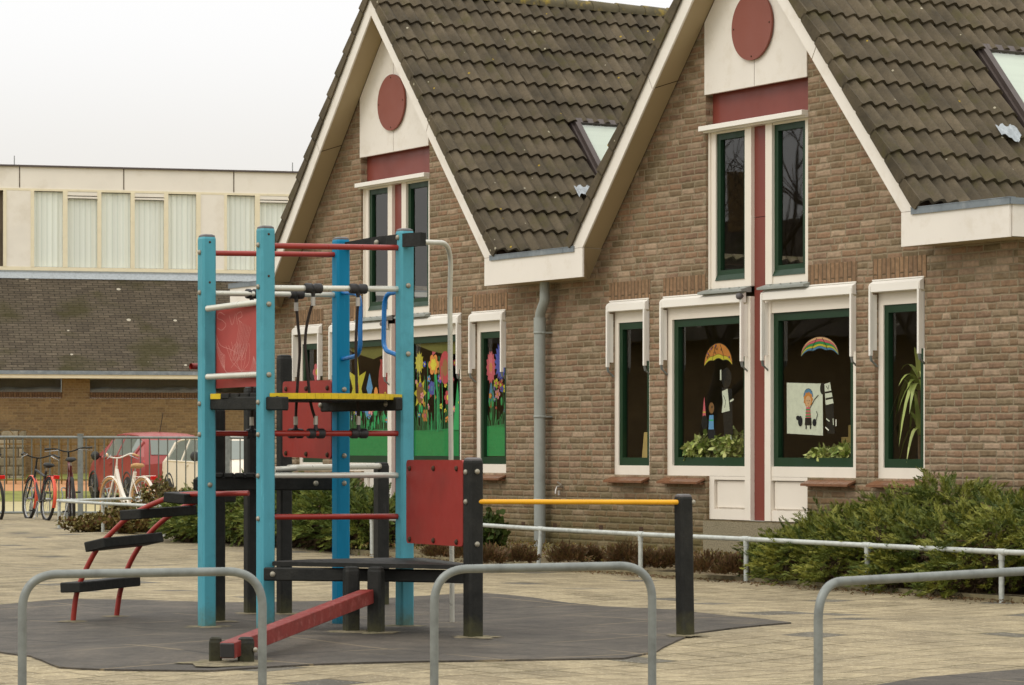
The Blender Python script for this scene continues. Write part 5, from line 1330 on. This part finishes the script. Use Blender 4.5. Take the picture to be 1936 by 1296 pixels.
# ------------------------------------------------------------------ bicycles and stands
def bicycle(label, rear, front, tall=1.0, frame='plastic', tyre='tyre', fend=None, bar='black', step=False, lean=0.0, rack=False, lampred=True, saddle='plastic', grip='plastic', wide=.3, flat=False):
    v = Vector(front)-Vector(rear); rz = math.atan2(v.y, v.x)
    root = thing('bicycle', (rear[0], rear[1], 0), label, 'bicycle', 'bicycles parked at the fence', rz=rz, local=True)
    root.rotation_euler = (lean, 0, rz)
    r = .335; wbs = 1.05
    for i, x in enumerate((0, wbs)):
        w = MB().tube([(x+r*math.cos(2*PI*k/30), 0, r+r*math.sin(2*PI*k/30)) for k in range(30)], .026, 8, cap=False, closed=True).build('wheel', M[tyre], root)
        rr = MB().tube([(x+(r-.03)*math.cos(2*PI*k/30), 0, r+(r-.03)*math.sin(2*PI*k/30)) for k in range(30)], .010, 6, cap=False, closed=True)
        for k in range(14):
            t = 2*PI*k/14; rr.tube([(x, .02*(-1)**k, r), (x+(r-.03)*math.cos(t), 0, r+(r-.03)*math.sin(t))], .0022, 4)
        rr.lathe((x, -.045, r), [(.022, 0), (.022, .09)], (0, 1, 0), 10); rr.build('rim', M['rim'], w)
        if fend:
            f = MB(); a0, a1 = (R(20), R(178)) if i == 0 else (R(40), R(205)); 
            if i == 0: a0, a1 = R(15), R(200)
            n = 16
            vs = []
            for k in range(n+1):
                t = a0+(a1-a0)*k/n
                for q, rr_ in ((-.028, .030), (-.02, .042), (.02, .042), (.028, .030)): vs.append((x+(r+rr_)*math.cos(t), q, r+(r+rr_)*math.sin(t)))
            f.add(vs, [(4*k+j, 4*k+j+1, 4*k+j+5, 4*k+j+4) for k in range(n) for j in range(3)], 0, True); f.build('mudguard', M[fend], root)
    fm = MB(); bb = Vector((.44, 0, .29)); st_ = Vector((.28, 0, .72*tall)); hd = Vector((.86, 0, .86*tall)); hl = Vector((.91, 0, .64)); ax = Vector((wbs, 0, r)); rx = Vector((0, 0, r))
    tr = .030 if step else .022
    if step:
        fm.tube(smooth_path([hd-Vector((0, 0, .05)), (.76, 0, .60), (.60, 0, .38), bb], 5), tr, 10); fm.tube(smooth_path([hl, (.78, 0, .50), (.60, 0, .32), bb], 5), .018, 8)
    else:
        fm.tube([hl+Vector((0, 0, .04)), bb], tr, 10); fm.tube([hd-Vector((0, 0, .06)), st_-Vector((0, 0, .03))], tr*.9, 10)
    fm.tube([bb, st_+Vector((-.03, 0, .06))], tr*.9, 10); fm.tube([hl, hd], .021, 10)
    for s_ in (-.04, .04):
        fm.tube([bb+Vector((0, s_*.6, 0)), rx+Vector((0, s_*1.3, 0))], .010, 6); fm.tube([st_+Vector((0, s_*.5, -.05)), rx+Vector((0, s_*1.3, 0))], .009, 6)
        fm.tube(smooth_path([hl+Vector((0, s_*.9, .0)), (.97, s_*1.2, .48), ax+Vector((0, s_*1.3, 0))], 4), .013, 8)
    fm.tube([hl+Vector((0, -.04, 0)), hl+Vector((0, .04, 0))], .016, 8)
    fm.build('frame', M[frame], root)
    sp2 = st_+Vector((-.05, 0, .14)); MB().tube([st_, sp2], .013, 8).build('seat_post', M['rim'], root)
    sd = MB(); vs = []
    for x, w_, z in ((-.14, .05, .0), (-.12, .095, .025), (-.04, .085, .03), (.05, .03, .022), (.13, .018, .012), (.15, .008, .0)):
        vs += [(sp2.x+x, -w_, sp2.z+z*.4), (sp2.x+x, -w_*.7, sp2.z+z+.02), (sp2.x+x, 0, sp2.z+z+.026), (sp2.x+x, w_*.7, sp2.z+z+.02), (sp2.x+x, w_, sp2.z+z*.4), (sp2.x+x, 0, sp2.z-.03)]
    sd.add(vs, [(i*6+k, i*6+(k+1) % 6, i*6+6+(k+1) % 6, i*6+6+k) for i in range(5) for k in range(6)]+[tuple(range(6))[::-1], tuple(range(30, 36))], 0, True); sd.build('saddle', M[saddle], root)
    hb = hd+Vector((-.02, 0, .13)); MB().tube([hd, hb], .014, 8).build('stem', M[bar if bar != 'white' else 'frame'], root)
    if flat: P = [hb+Vector((-.03, -wide-.02, .05)), hb+Vector((0, -.2, .045)), hb+Vector((0.02, -.06, 0)), hb+Vector((.02, .06, 0)), hb+Vector((0, .2, .045)), hb+Vector((-.03, wide+.02, .05))]
    else: P = [hb+Vector((-.20, -wide, .03)), hb+Vector((-.07, -wide*.8, .07)), hb+Vector((.04, -.12, .02)), hb, hb+Vector((.04, .12, .02)), hb+Vector((-.07, wide*.8, .07)), hb+Vector((-.20, wide, .03))]
    ho = MB().tube(smooth_path(P, 5), .0115, 8).build('handlebar', M[bar], root)
    for s_ in (0, -1):
        a, b = (P[0], P[1]) if s_ == 0 else (P[-1], P[-2]); MB().tube([a, a.lerp(b, .55 if flat else .8)], .017, 8).build('grip', M[grip], ho)
        e = a.lerp(b, .9); MB().tube([e+Vector((.01, 0, -.01)), e+Vector((-.02, (.06 if s_ == 0 else -.06), -.02)), a+Vector((.02, 0, -.045))], .006, 6).build('brake_lever', M['rim'], ho)
    if rack:
        k_ = MB()
        for s_ in (-.055, .055): k_.tube([(.22, s_, .70), (-.30, s_, .72), (-.33, 0, .72)], .007, 6); k_.tube([(-.22, s_, .715), (0, s_*1.1, r)], .006, 6)
        k_.tube([(-.1, -.055, .718), (-.1, .055, .718)], .006, 6); k_.build('luggage_rack', M['frame' if step else 'plastic'], root)
    if lampred: MB().box(-.36, -.335, -.05, .05, .66, .72, 0, .006).build('rear_lamp', M['lamp'], root)
    cr_ = MB().lathe((.44, -.03, .29), [(.09, 0), (.09, .006)], (0, 1, 0), 20).obox((.44, .05, .29), (.50, .05, .14), .02, .02).obox((.44, -.05, .29), (.38, -.05, .44), .02, .02)
    cr_.build('crank', M['rim'], root)
    for p_ in ((.50, .10, .14), (.38, -.10, .44)): MB().box(p_[0]-.045, p_[0]+.045, p_[1]-.045, p_[1]+.045, p_[2]-.012, p_[2]+.012).build('pedal', M['plastic'], root)
    MB().tube([(.30, .06, .28), (.16, .16, .01)], .008, 6).build('kickstand', M['rim'], root)
    return root
M['orange'] = mat('orange_mudguard_mat', lin(222,84,52), .35, spec=.5)
M['tan'] = mat('tan_rubber_mat', lin(188,146,96), .7)
M['maroon'] = mat('maroon_frame_mat', lin(96,38,36), .4)
bicycle('black bicycle with a red rear lamp, cut off by the left edge of the picture', (-8.12, 46.0), (-8.62, 47.0), lean=R(-4))
bicycle('black bicycle with bright orange mudguards, leaning at the rack', (-7.36, 46.0), (-7.82, 46.98), frame='plastic', fend='orange', lean=R(5), wide=.31, rack=True)
bicycle('dark maroon bicycle with a wide flat handlebar, second from the right', (-6.92, 45.9), (-7.12, 46.9), tall=1.12, frame='maroon', tyre='tyre', lampred=False, lean=R(-2), flat=True, wide=.36)
bicycle('white step-through bicycle with tan grips, saddle and front tyre', (-5.66, 44.6), (-6.30, 45.5), frame='frame', tyre='tan', fend='frame', step=True, rack=True, bar='frame', saddle='tan', grip='tan', wide=.27, tall=1.0)
def stand(label, x, y):
    P = [(x, y, -.02), (x, y, .22), (x+.03, y+.06, .36), (x, y+.12, .48), (x+.05, y+.30, .47), (x+.06, y+.36, .30), (x+.06, y+.32, -.02)]
    o = MB().tube(smooth_path(P, 5), .011, 8).tube([(q[0]+.09, q[1], q[2]) for q in smooth_path(P, 5)], .011, 8).build('bicycle_stand', M['galv'], base=(x, y, 0))
    tag(o, label, 'bicycle stand', 'bent tube stands for front wheels')
stand('bent galvanised wheel stand beside the orange mudguard bicycle', (47-968)/FPX*47.6, 47.6)
stand('bent galvanised wheel stand just left of the maroon bicycle', (114-968)/FPX*47.6, 47.6)
stand('bent galvanised wheel stand in front of the white step-through bicycle', (190-968)/FPX*46.9, 46.9)
# houses and bare trees across the schoolyard, off to the left: the windows mirror them
nh = thing('row_house', (-34, 47, 0), 'brick house with a dark pitched roof across the yard, outside the left edge', 'house')
MB().box(-38, -30, 32, 49, 0, 3.6).build('wall', M['brick_far'], nh)
MB().add([(-29.4, 31.5, 3.5), (-29.4, 49.5, 3.5), (-34, 49.5, 6.4), (-34, 31.5, 6.4), (-38.6, 31.5, 3.5), (-38.6, 49.5, 3.5)], [(0, 1, 2, 3), (3, 2, 5, 4), (0, 3, 4), (1, 5, 2)]).build('roof', M['shingle'], nh)
MB().box(-38, -30.2, 49.6, 72, 0, 4.3).build('added_reflection_block', M['brick_far'], nh)  # block added out of view so the lower panes mirror something dark
MB().box(-34.6, -33.6, 43.2, 44.0, 5.9, 7.5).build('chimney', M['brick_far'], nh)
def bare_tree(name, label, base, h, seed):
    r_ = random.Random(seed); tr_ = MB()
    def br(p, d, L, rad, lv):
        pts = [p]; q = p
        for k in range(4):
            d = (d+Vector((r_.uniform(-.18, .18), r_.uniform(-.18, .18), r_.uniform(-.02, .12)))).normalized(); q = q+d*(L/4); pts.append(q)
        tr_.tube(pts, [rad*(1-.13*i) for i in range(5)], 6 if lv < 2 else 4, cap=False)
        if lv < 4:
            for k in range(3 if lv else 5):
                a = r_.uniform(0, 2*PI); dd_ = (d+Vector((math.cos(a), math.sin(a), r_.uniform(-.1, .5)))*.75).normalized()
                br(pts[2+k % 3], dd_, L*r_.uniform(.55, .75), rad*.5, lv+1)
    br(Vector(base), Vector((0, 0, 1)), h*.45, .16, 0)
    root = thing(name, base, label, 'tree', 'bare trees across the yard'); tr_.build('trunk', mat('bark_mat', lin(84,74,58), .9, var=.25, scale=8) if 'bark_mat' not in bpy.data.materials else bpy.data.materials['bark_mat'], root)
bare_tree('bare_tree', 'tall leafless tree across the yard beyond the left edge, nearer one', (-17.5, 33.5, 0), 9.5, 4)
bare_tree('bare_tree', 'leafless tree across the yard beyond the left edge, further one', (-20.0, 38.5, 0), 8.5, 9)
# ------------------------------------------------------------------ plants
def leaf_mat(name, c0, c1, c2, rough=.6, attr=False):
    t = NT(name); g = t.new('ShaderNodeNewGeometry').outputs['Random Per Island']
    if attr:
        an = t.new('ShaderNodeAttribute'); an.attribute_name = 'tone'; g = an.outputs['Fac']
    n = t.noise(2.2, 4, t.tex('Object'))
    c = t.ramp(g, [(0, c0), (.5, c1), (1, c2)])
    c = t.mix(1.0, c, t.ramp(n, [(.3, (.65, .72, .6)), (.7, (1.3, 1.2, 1.1))]), 'MULTIPLY')
    t.l(c, t.b.inputs['Base Color']); t.b.inputs['Roughness'].default_value = rough; t.b.inputs['Specular IOR Level'].default_value = .3
    t.b.inputs['Subsurface Weight'].default_value = 0
    return t.m
M['juniper'] = leaf_mat('juniper_mat', lin(60,75,26), lin(92,102,36), lin(130,131,56), attr=True)
M['juniper2'] = leaf_mat('juniper_dark_mat', lin(62,80,34), lin(88,104,44), lin(124,132,62), attr=True)
M['heath'] = leaf_mat('heather_mat', lin(74,54,36), lin(102,74,50), lin(88,78,42))
M['twigleaf'] = leaf_mat('twiggy_leaf_mat', lin(98,92,42), lin(124,112,64), lin(104,64,42))
M['houseleaf'] = leaf_mat('house_plant_mat', lin(104,124,56), lin(156,168,92), lin(212,214,150), .4)
M['deadwood'] = mat('dead_twig_mat', lin(74,58,36), .9, var=.3, scale=20)
M['wood'] = mat('twig_mat', lin(112,88,64), .9, var=.2, scale=20)
def mesh_np(name, V, F, m, parent=None, base=(0, 0, 0)):
    me = bpy.data.meshes.new(name); off_ = np.array(OFF[parent] if parent else base, float)
    V = np.asarray(V, float)-off_
    me.vertices.add(len(V)); me.vertices.foreach_set('co', V.ravel())
    k = F.shape[1]; me.loops.add(F.size); me.loops.foreach_set('vertex_index', F.ravel())
    me.polygons.add(len(F)); me.polygons.foreach_set('loop_start', np.arange(0, F.size, k)); me.polygons.foreach_set('loop_total', np.full(len(F), k))
    me.materials.append(m); me.update(calc_edges=True)
    o = bpy.data.objects.new(name, me); COL.objects.link(o)
    if parent: o.parent = parent
    else: o.location = base
    OFF[o] = Vector(off_)
    return o
def norm(a): return a/np.maximum(1e-9, np.linalg.norm(a, axis=-1, keepdims=True))
def sprays(P, D, rng, L=.13, w=.011, nb=9, droop=.15):
    """each spray: a twig with paired needle blades, fanned flat; returns V,F (triangles)"""
    n = len(P); D = norm(D); S_ = norm(np.cross(D, rng.normal(size=(n, 3)))); N_ = np.cross(D, S_)
    Ls = L*rng.uniform(.6, 1.3, n)[:, None]
    V = []; 
    for k in range(nb):
        f = k/(nb-1); side = (-1)**k
        o = P+D*Ls*(.10+.62*f)
        d = norm(D*(.75+.6*f)+S_*side*(.85-.55*f)+N_*rng.normal(0, .18, (n, 1)))
        l = Ls*(.50-.10*f)*rng.uniform(.7, 1.2, (n, 1)); q = norm(np.cross(d, N_))*w
        tip = o+d*l; tip[:, 2] -= droop*l[:, 0]*.6
        V.append(np.stack([o-q*.5, o+q*.5, o+d*l*.55+q*.9, tip, o+d*l*.55-q*.9], 1))
    V = np.concatenate(V, 0).reshape(-1, 3)
    m_ = n*nb; b = np.arange(m_)[:, None]*5
    F = np.concatenate([b+np.array([[0, 1, 2]]), b+np.array([[0, 2, 4]]), b+np.array([[4, 2, 3]])], 0)
    return V, F
def plumes(P, D, rng, L=.24, w=.0042, ns=13, nb=5):
    """arching feathery plumes: a main shoot with side shoots, each carrying narrow blades"""
    n = len(P); D = norm(D); S_ = norm(np.cross(D, np.array([0, 0, 1.0])+rng.normal(0, .35, (n, 3)))); N_ = np.cross(S_, D)
    Ls = L*rng.uniform(.6, 1.35, (n, 1)); tone = rng.random(n); PP = []; DD = []; LL = []; TT = []
    for k in range(ns):
        f = (k+.5)/ns; side = (-1)**k
        o = P+D*Ls*f-np.array([0, 0, 1])*Ls*.22*f*f+rng.normal(0, .004, (n, 3))
        d = norm(D*(.85+.5*f)+S_*side*(.8*(1-f)+.12)+N_*rng.normal(.05, .22, (n, 1)))
        PP.append(o); DD.append(d); LL.append(Ls[:, 0]*(.36-.16*f)); TT.append(tone+.18*f)
    PP = np.concatenate(PP); DD = np.concatenate(DD); LL = np.concatenate(LL)[:, None]; TT = np.concatenate(TT)
    S2 = norm(np.cross(DD, rng.normal(size=DD.shape))); N2 = np.cross(DD, S2); V = []; T = []
    for k in range(nb):
        f = k/(nb-1); side = (-1)**k
        o = PP+DD*LL*(.75*f); d = norm(DD*(.9+.4*f)+S2*side*(.75-.55*f)+N2*rng.normal(0, .25, (len(PP), 1))); l = LL*(.55-.12*f)
        q = norm(np.cross(d, N2))*w; V.append(np.stack([o-q, o+q, o+d*l*.6+q*.8, o+d*l, o+d*l*.6-q*.8], 1)); T.append(np.repeat(TT+rng.normal(0, .08, len(TT)), 5))
    m_ = len(PP)*nb; V = np.concatenate(V).reshape(-1, 3); T = np.concatenate(T); b = np.arange(m_)[:, None]*5
    F = np.concatenate([b+np.array([[0, 1, 2]]), b+np.array([[0, 2, 4]]), b+np.array([[4, 2, 3]])], 0)
    return V, F, T
def juniper(label, lobes, count, seed, m, L=.13, w=.011):
    rng = np.random.default_rng(seed)
    lob = np.array(lobes, float)                   # cx, cy, cz, rx, ry, rz
    base = (lob[:, 0].mean(), lob[:, 1].mean(), 0)
    root = thing('juniper_bush', base, label, 'bush', 'spreading juniper bushes by the school wall')
    vol = (lob[:, 3]*lob[:, 4]*lob[:, 5])**(2/3); idx = rng.choice(len(lob), count, p=vol/vol.sum())
    u = norm(rng.normal(size=(count, 3))); u[:, 2] = np.abs(u[:, 2])*rng.choice([1, 1, 1, -.35], count)
    r = rng.uniform(.74, 1.0, count)[:, None]
    wob = 1+.12*np.sin(u[:, :1]*7+idx[:, None])*np.cos(u[:, 1:2]*6)
    P = lob[idx, :3]+u*lob[idx, 3:]*r*wob
    keep = np.ones(count, bool)
    for i, l in enumerate(lob):
        q = (P-l[:3])/l[3:]; inside = (q**2).sum(1) < .50; keep &= ~(inside & (idx != i))
    keep &= P[:, 2] > .03
    P = P[keep]; u = u[keep]
    D = norm(u*np.array([1, 1, .30])+np.array([0, 0, .13])+rng.normal(0, .28, u.shape))
    V, F, T = plumes(P, D, rng, L, w, 11)
    o = mesh_np('foliage', V, F, m, root); at_ = o.data.attributes.new('tone', 'FLOAT', 'POINT'); at_.data.foreach_set('value', T.astype(np.float32))
    # arching shoots that break the outline
    ns = max(20, count//110); ii = rng.choice(len(P), ns); tw = MB(); PP = []; DD = []
    for i in ii:
        if u[i][2] < .1: continue
        p = Vector(P[i]); d = Vector(D[i]); d.z = abs(d.z)*.7+.25; d.normalize(); l = rng.uniform(.08, .2)
        pts = [p-d*.15, p+d*l*.5, p+d*l+Vector((0, 0, -.02))]; tw.tube(pts, [.006, .004, .002], 4, cap=False)
        for k in range(5):
            t = .25+k*.18; q = pts[1].lerp(pts[2], min(1, t)) if t > .5 else pts[0].lerp(pts[1], t*2)
            PP.append(q); DD.append(d+Vector(rng.normal(0, .35, 3)))
    if PP:
        V, F = sprays(np.array(PP), np.array(DD), rng, L*.30, w*1.1); mesh_np('shoots', V, F, m, root)
    # inner mass of old growth: denser, coarser sprays deep inside
    nI = count*3; idx = rng.choice(len(lob), nI, p=vol/vol.sum()); u = norm(rng.normal(size=(nI, 3))); P = lob[idx, :3]+u*lob[idx, 3:]*rng.uniform(.45, .8, nI)[:, None]
    P = P[P[:, 2] > .02]; V, F = sprays(P, norm(rng.normal(size=P.shape)), rng, L*.6, w*1.6, 6); mesh_np('old_growth', V, F, M['deadwood'], root)
    for l in lob:
        for k in range(3):
            a = rng.uniform(0, 2*PI); tw.tube([(l[0], l[1], 0), (l[0]+l[3]*.3*math.cos(a), l[1]+l[4]*.3*math.sin(a), l[2]), (l[0]+l[3]*.7*math.cos(a), l[1]+l[4]*.7*math.sin(a), l[2]+l[5]*.5)], [.02, .014, .006], 5, cap=False)
    tw.build('branches', M['wood'], root)
    return root
def bl(u, n, z=0): p = bw(u, -n, z); return (p.x, p.y, z)
def lobe(u, n, z, ru, rn, rz): p = bl(u, n, z); return (p[0], p[1], z, ru, rn, rz)
juniper('large spreading green juniper at the right, spilling over the low rail', [
    lobe(5.82, .85, .14, .40, .42, .27), lobe(5.98, 1.28, .14, .36, .32, .22), lobe(6.6, 1.42, .12, .5, .30, .26), lobe(7.3, 1.44, .12, .5, .30, .27), lobe(8.1, 1.5, .08, .5, .30, .22), lobe(8.9, 1.55, .08, .5, .30, .24), lobe(6.2, .75, .18, .55, .5, .42), lobe(6.35, 1.2, .18, .5, .40, .30), lobe(6.85, .7, .26, .5, .5, .50), lobe(6.95, 1.25, .20, .5, .40, .34),
    lobe(7.4, .65, .32, .5, .5, .54), lobe(7.55, 1.25, .24, .5, .42, .36), lobe(8.1, .75, .28, .6, .5, .46), lobe(8.2, 1.3, .22, .55, .42, .36), lobe(8.8, .8, .32, .6, .6, .46), lobe(9.0, 1.35, .24, .6, .48, .36), lobe(9.7, 1.0, .32, .7, .7, .46), lobe(10.4, 1.2, .3, .7, .6, .42)], 9500, 5, M['juniper'], .165, .0038)
juniper('darker juniper hedge behind the climbing frame at the left gable', [
    lobe(-6.6, 1.0, .16, .5, .5, .24), lobe(-6.0, 1.1, .22, .6, .5, .38), lobe(-5.2, 1.0, .24, .8, .6, .46), lobe(-4.3, 1.1, .26, .7, .6, .50), lobe(-3.4, 1.0, .26, .8, .6, .48), lobe(-2.6, 1.1, .24, .6, .5, .44), lobe(-2.0, 1.0, .2, .5, .45, .36)], 5200, 6, M['juniper2'], .19, .0050)
# low brown heather clumps
rng = np.random.default_rng(21)
hc = [(925, 1062, .16, .13), (985, 1060, .14, .11), (1075, 1060, .18, .13), (1118, 1058, .10, .10), (1182, 1064, .18, .17), (1228, 1070, .12, .11), (1268, 1070, .14, .13), (1335, 1080, .20, .15), (1385, 1082, .13, .12), (880, 1052, .17, .12), (830, 1050, .15, .10), (1425, 1078, .13, .13)]
names = ['under the downpipe', '']
hl = ['brown heather clump just right of the right-hand red panel', 'small brown heather clump left of the downpipe foot', 'brown heather clump at the right of the downpipe foot', 'small heather clump below the outdoor tap', 'tall dark heather clump left of the lone black post', 'brown heather clump between two rail posts behind the hoop corner', 'brown heather clump directly behind the lone black post', 'wide brown heather clump below the concrete plinth', 'heather clump at the left tip of the big juniper', 'brown heather clump behind the pole foot', 'heather clump behind the right teal post', 'heather clump hidden under the left edge of the big juniper']
for (px, py, r0, hh), lb in zip(hc, hl):
    g0 = gnd(px, py, .08); n = 420; u = norm(rng.normal(size=(n, 3))); u[:, 2] = np.abs(u[:, 2])
    P = np.array([g0.x, g0.y, .06])+u*np.array([r0, r0, hh])*rng.uniform(.4, 1, (n, 1))
    V, F = sprays(P, u*np.array([.8, .8, 1])+np.array([0, 0, .5]), rng, .075, .006, 5, 0)
    o = mesh_np('heather', V, F, M['heath'], None, (g0.x, g0.y, 0)); tag(o, lb, 'heather', 'heather clumps along the foot of the wall')
# moss and leaf litter in the bed
n = 2600; uu = rng.uniform(-3, 7.5, n); nn_ = rng.uniform(.2, 1.5, n)
P = np.array([bl(a, b, .14-.07*max(0, b-.6)) for a, b in zip(uu, nn_)]); V, F = sprays(P, np.tile([0, 0, 1.0], (n, 1))+rng.normal(0, .8, (n, 3)), rng, .04, .007, 4, 0)
tag(mesh_np('ground_cover', V, F, M['twigleaf']), 'dry leaf litter and moss scattered over the planting bed', 'leaf litter', kind='stuff')
# litter along the kerb on the paving
n = 1600; s_ = rng.uniform(0, 1, n); ip = rng.integers(5, len(RP)-2, n)
A = np.array([RP[i] for i in ip]); B_ = np.array([RP[i+1] for i in ip]); Q_ = A+(B_-A)*s_[:, None]-np.array([.857, .515])*np.abs(rng.normal(0, .16, n))[:, None]
P = np.c_[Q_, np.full(n, .014)]; V, F = sprays(P, rng.normal(0, 1, (n, 3))*np.array([1, 1, .15]), rng, .022, .006, 3, 0)
tag(mesh_np('fallen_litter', V, F, M['heath']), 'dry needles and crumbs fallen on the paving along the kerb', 'leaf litter', kind='stuff')
# leafy plants: diamond leaves on twigs
def leaves(P, D, rng, L, w):
    n = len(P); D = norm(D); S_ = norm(np.cross(D, rng.normal(size=(n, 3)))); N_ = np.cross(D, S_); l = L*rng.uniform(.6, 1.2, (n, 1)); ww = w*rng.uniform(.7, 1.2, (n, 1))
    V = np.stack([P, P+D*l*.4+S_*ww+N_*ww*.3, P+D*l*.75+S_*ww*.7, P+D*l, P+D*l*.75-S_*ww*.7, P+D*l*.4-S_*ww+N_*ww*.3], 1).reshape(-1, 3)
    return V, (np.arange(n)[:, None]*6+np.array([[0, 1, 2, 3, 4, 5]]))
def shrub(label, base, rx, ry, h, nst, seed, m, L=.05, w=.018, name='shrub', cat='shrub', group=None, per=26, spread=.6, zb=0.0):
    rng = np.random.default_rng(seed); root = thing(name, (base[0], base[1], zb), label, cat, group); tw = MB(); PP = []; DD = []
    for k in range(nst):
        a = rng.uniform(0, 2*PI); q = math.sqrt(rng.random()); tip = Vector((base[0]+rx*q*math.cos(a), base[1]+ry*q*math.sin(a), zb+h*rng.uniform(.55, 1)*(1-.35*q)))
        s0 = Vector((base[0]+rx*q*math.cos(a)*.3, base[1]+ry*q*math.sin(a)*.3, zb)); md = s0.lerp(tip, .5)+Vector(rng.normal(0, .03, 3))
        path = smooth_path([s0, md, tip], 4); tw.tube(path, [.006-.004*i/(len(path)-1) for i in range(len(path))], 4, cap=False)
        for j in range(per):
            t = rng.uniform(.25, 1); i = min(len(path)-2, int(t*(len(path)-1))); p = path[i].lerp(path[i+1], t*(len(path)-1)-i)
            PP.append(p); DD.append(Vector(rng.normal(0, 1, 3))+Vector((0, 0, spread)))
    tw.build('stems', M['wood'], root); V, F = leaves(np.array(PP), np.array(DD), rng, L, w); mesh_np('foliage', V, F, m, root); return root
sg_ = 'twiggy shrubs inside the low rail'
for i, (px, py, Y, rx, h, lb) in enumerate([(185, 1000, 39.6, .55, .30, 'low twiggy shrub at the left corner of the low rail'), (262, 1003, 38.5, .6, .40, 'brownish twiggy shrub under the second rail span'),
        (300, 1005, 38.6, .40, .85, 'tall twiggy shrub with reddish leaves between the white bicycle and the cream car'), (345, 1010, 38.0, .35, .72, 'upright sparse shrub in front of the cream car'), (225, 960, 40.2, .3, .45, 'small yellow-green shrub in front of the white bicycle wheel'), (395, 1015, 36.6, .45, .48, 'leafy shrub behind the foot of the ladder top')]):
    shrub(lb, ((px-968)/FPX*Y, Y), rx, rx*.8, h, 80, 40+i, M['twigleaf'], .06, .021, group=sg_, per=34)
p = gnd(927, 1036, .1); shrub('small glossy green shrub right of the black panel post by the wall', (p.x, p.y+.0), .16, .16, .55, 26, 77, M['juniper'], .09, .03, per=20, zb=.05)
# plants on the window sills inside
def inside(u, yin, z): return bw(u, yin, z)
for u, lab, rx, h, seed in ((C2-1.06, 'bushy variegated pot plant left in the window with the orange umbrella drawing', .25, .27, 81), (C2-.56, 'bushy variegated pot plant right in the window with the orange umbrella drawing', .27, .34, 82), (C2+.93, 'low green pot plant left in the window with the poster', .20, .13, 83), (C2+1.28, 'low green pot plant at the right end of the window with the poster', .18, .17, 84)):
    p = inside(u-.10, .21, 1.02); shrub(lab, (p.x, p.y), rx*.75, rx*.75, h, 46, seed, M['houseleaf'], .08, .024, name='potted_plant', cat='pot plant', group='pot plants on the inner window sills', per=20, spread=-.3, zb=1.03)
# strap-leaved plant in the right-hand window
p = inside(C2+2.17, .24, .9); root = thing('potted_plant', (p.x, p.y, .9), 'tall strap-leaved dracaena in the narrow right-hand window', 'pot plant', 'pot plants on the inner window sills')
rngp = random.Random(5); mb = MB(); V = []
for k in range(44):
    a = rngp.uniform(0, 2*PI); z0_ = rngp.uniform(.25, .85); l = rngp.uniform(.45, .8); d = Vector((math.cos(a), math.sin(a), 0)); s_ = Vector((-d.y, d.x, 0)); o_ = Vector((p.x, p.y, .95+z0_)); pts = []
    dro = rngp.uniform(.2, 1.5)
    for i in range(7):
        t = i/6; c = o_+d*(l*.42*t)+Vector((0, 0, l*(.75*t-dro*t*t))); w_ = .03*(1-t)**.6*(.5+.5*min(1, t*6)); pts += [c-s_*w_, c+s_*w_]
    mb.add(pts, [(2*i, 2*i+2, 2*i+3, 2*i+1) for i in range(6)], 0, True)
mb.build('foliage', M['houseleaf'], root); MB().tube([(p.x, p.y, .95), (p.x, p.y, 1.85)], .02, 8).build('stem', M['wood'], root)
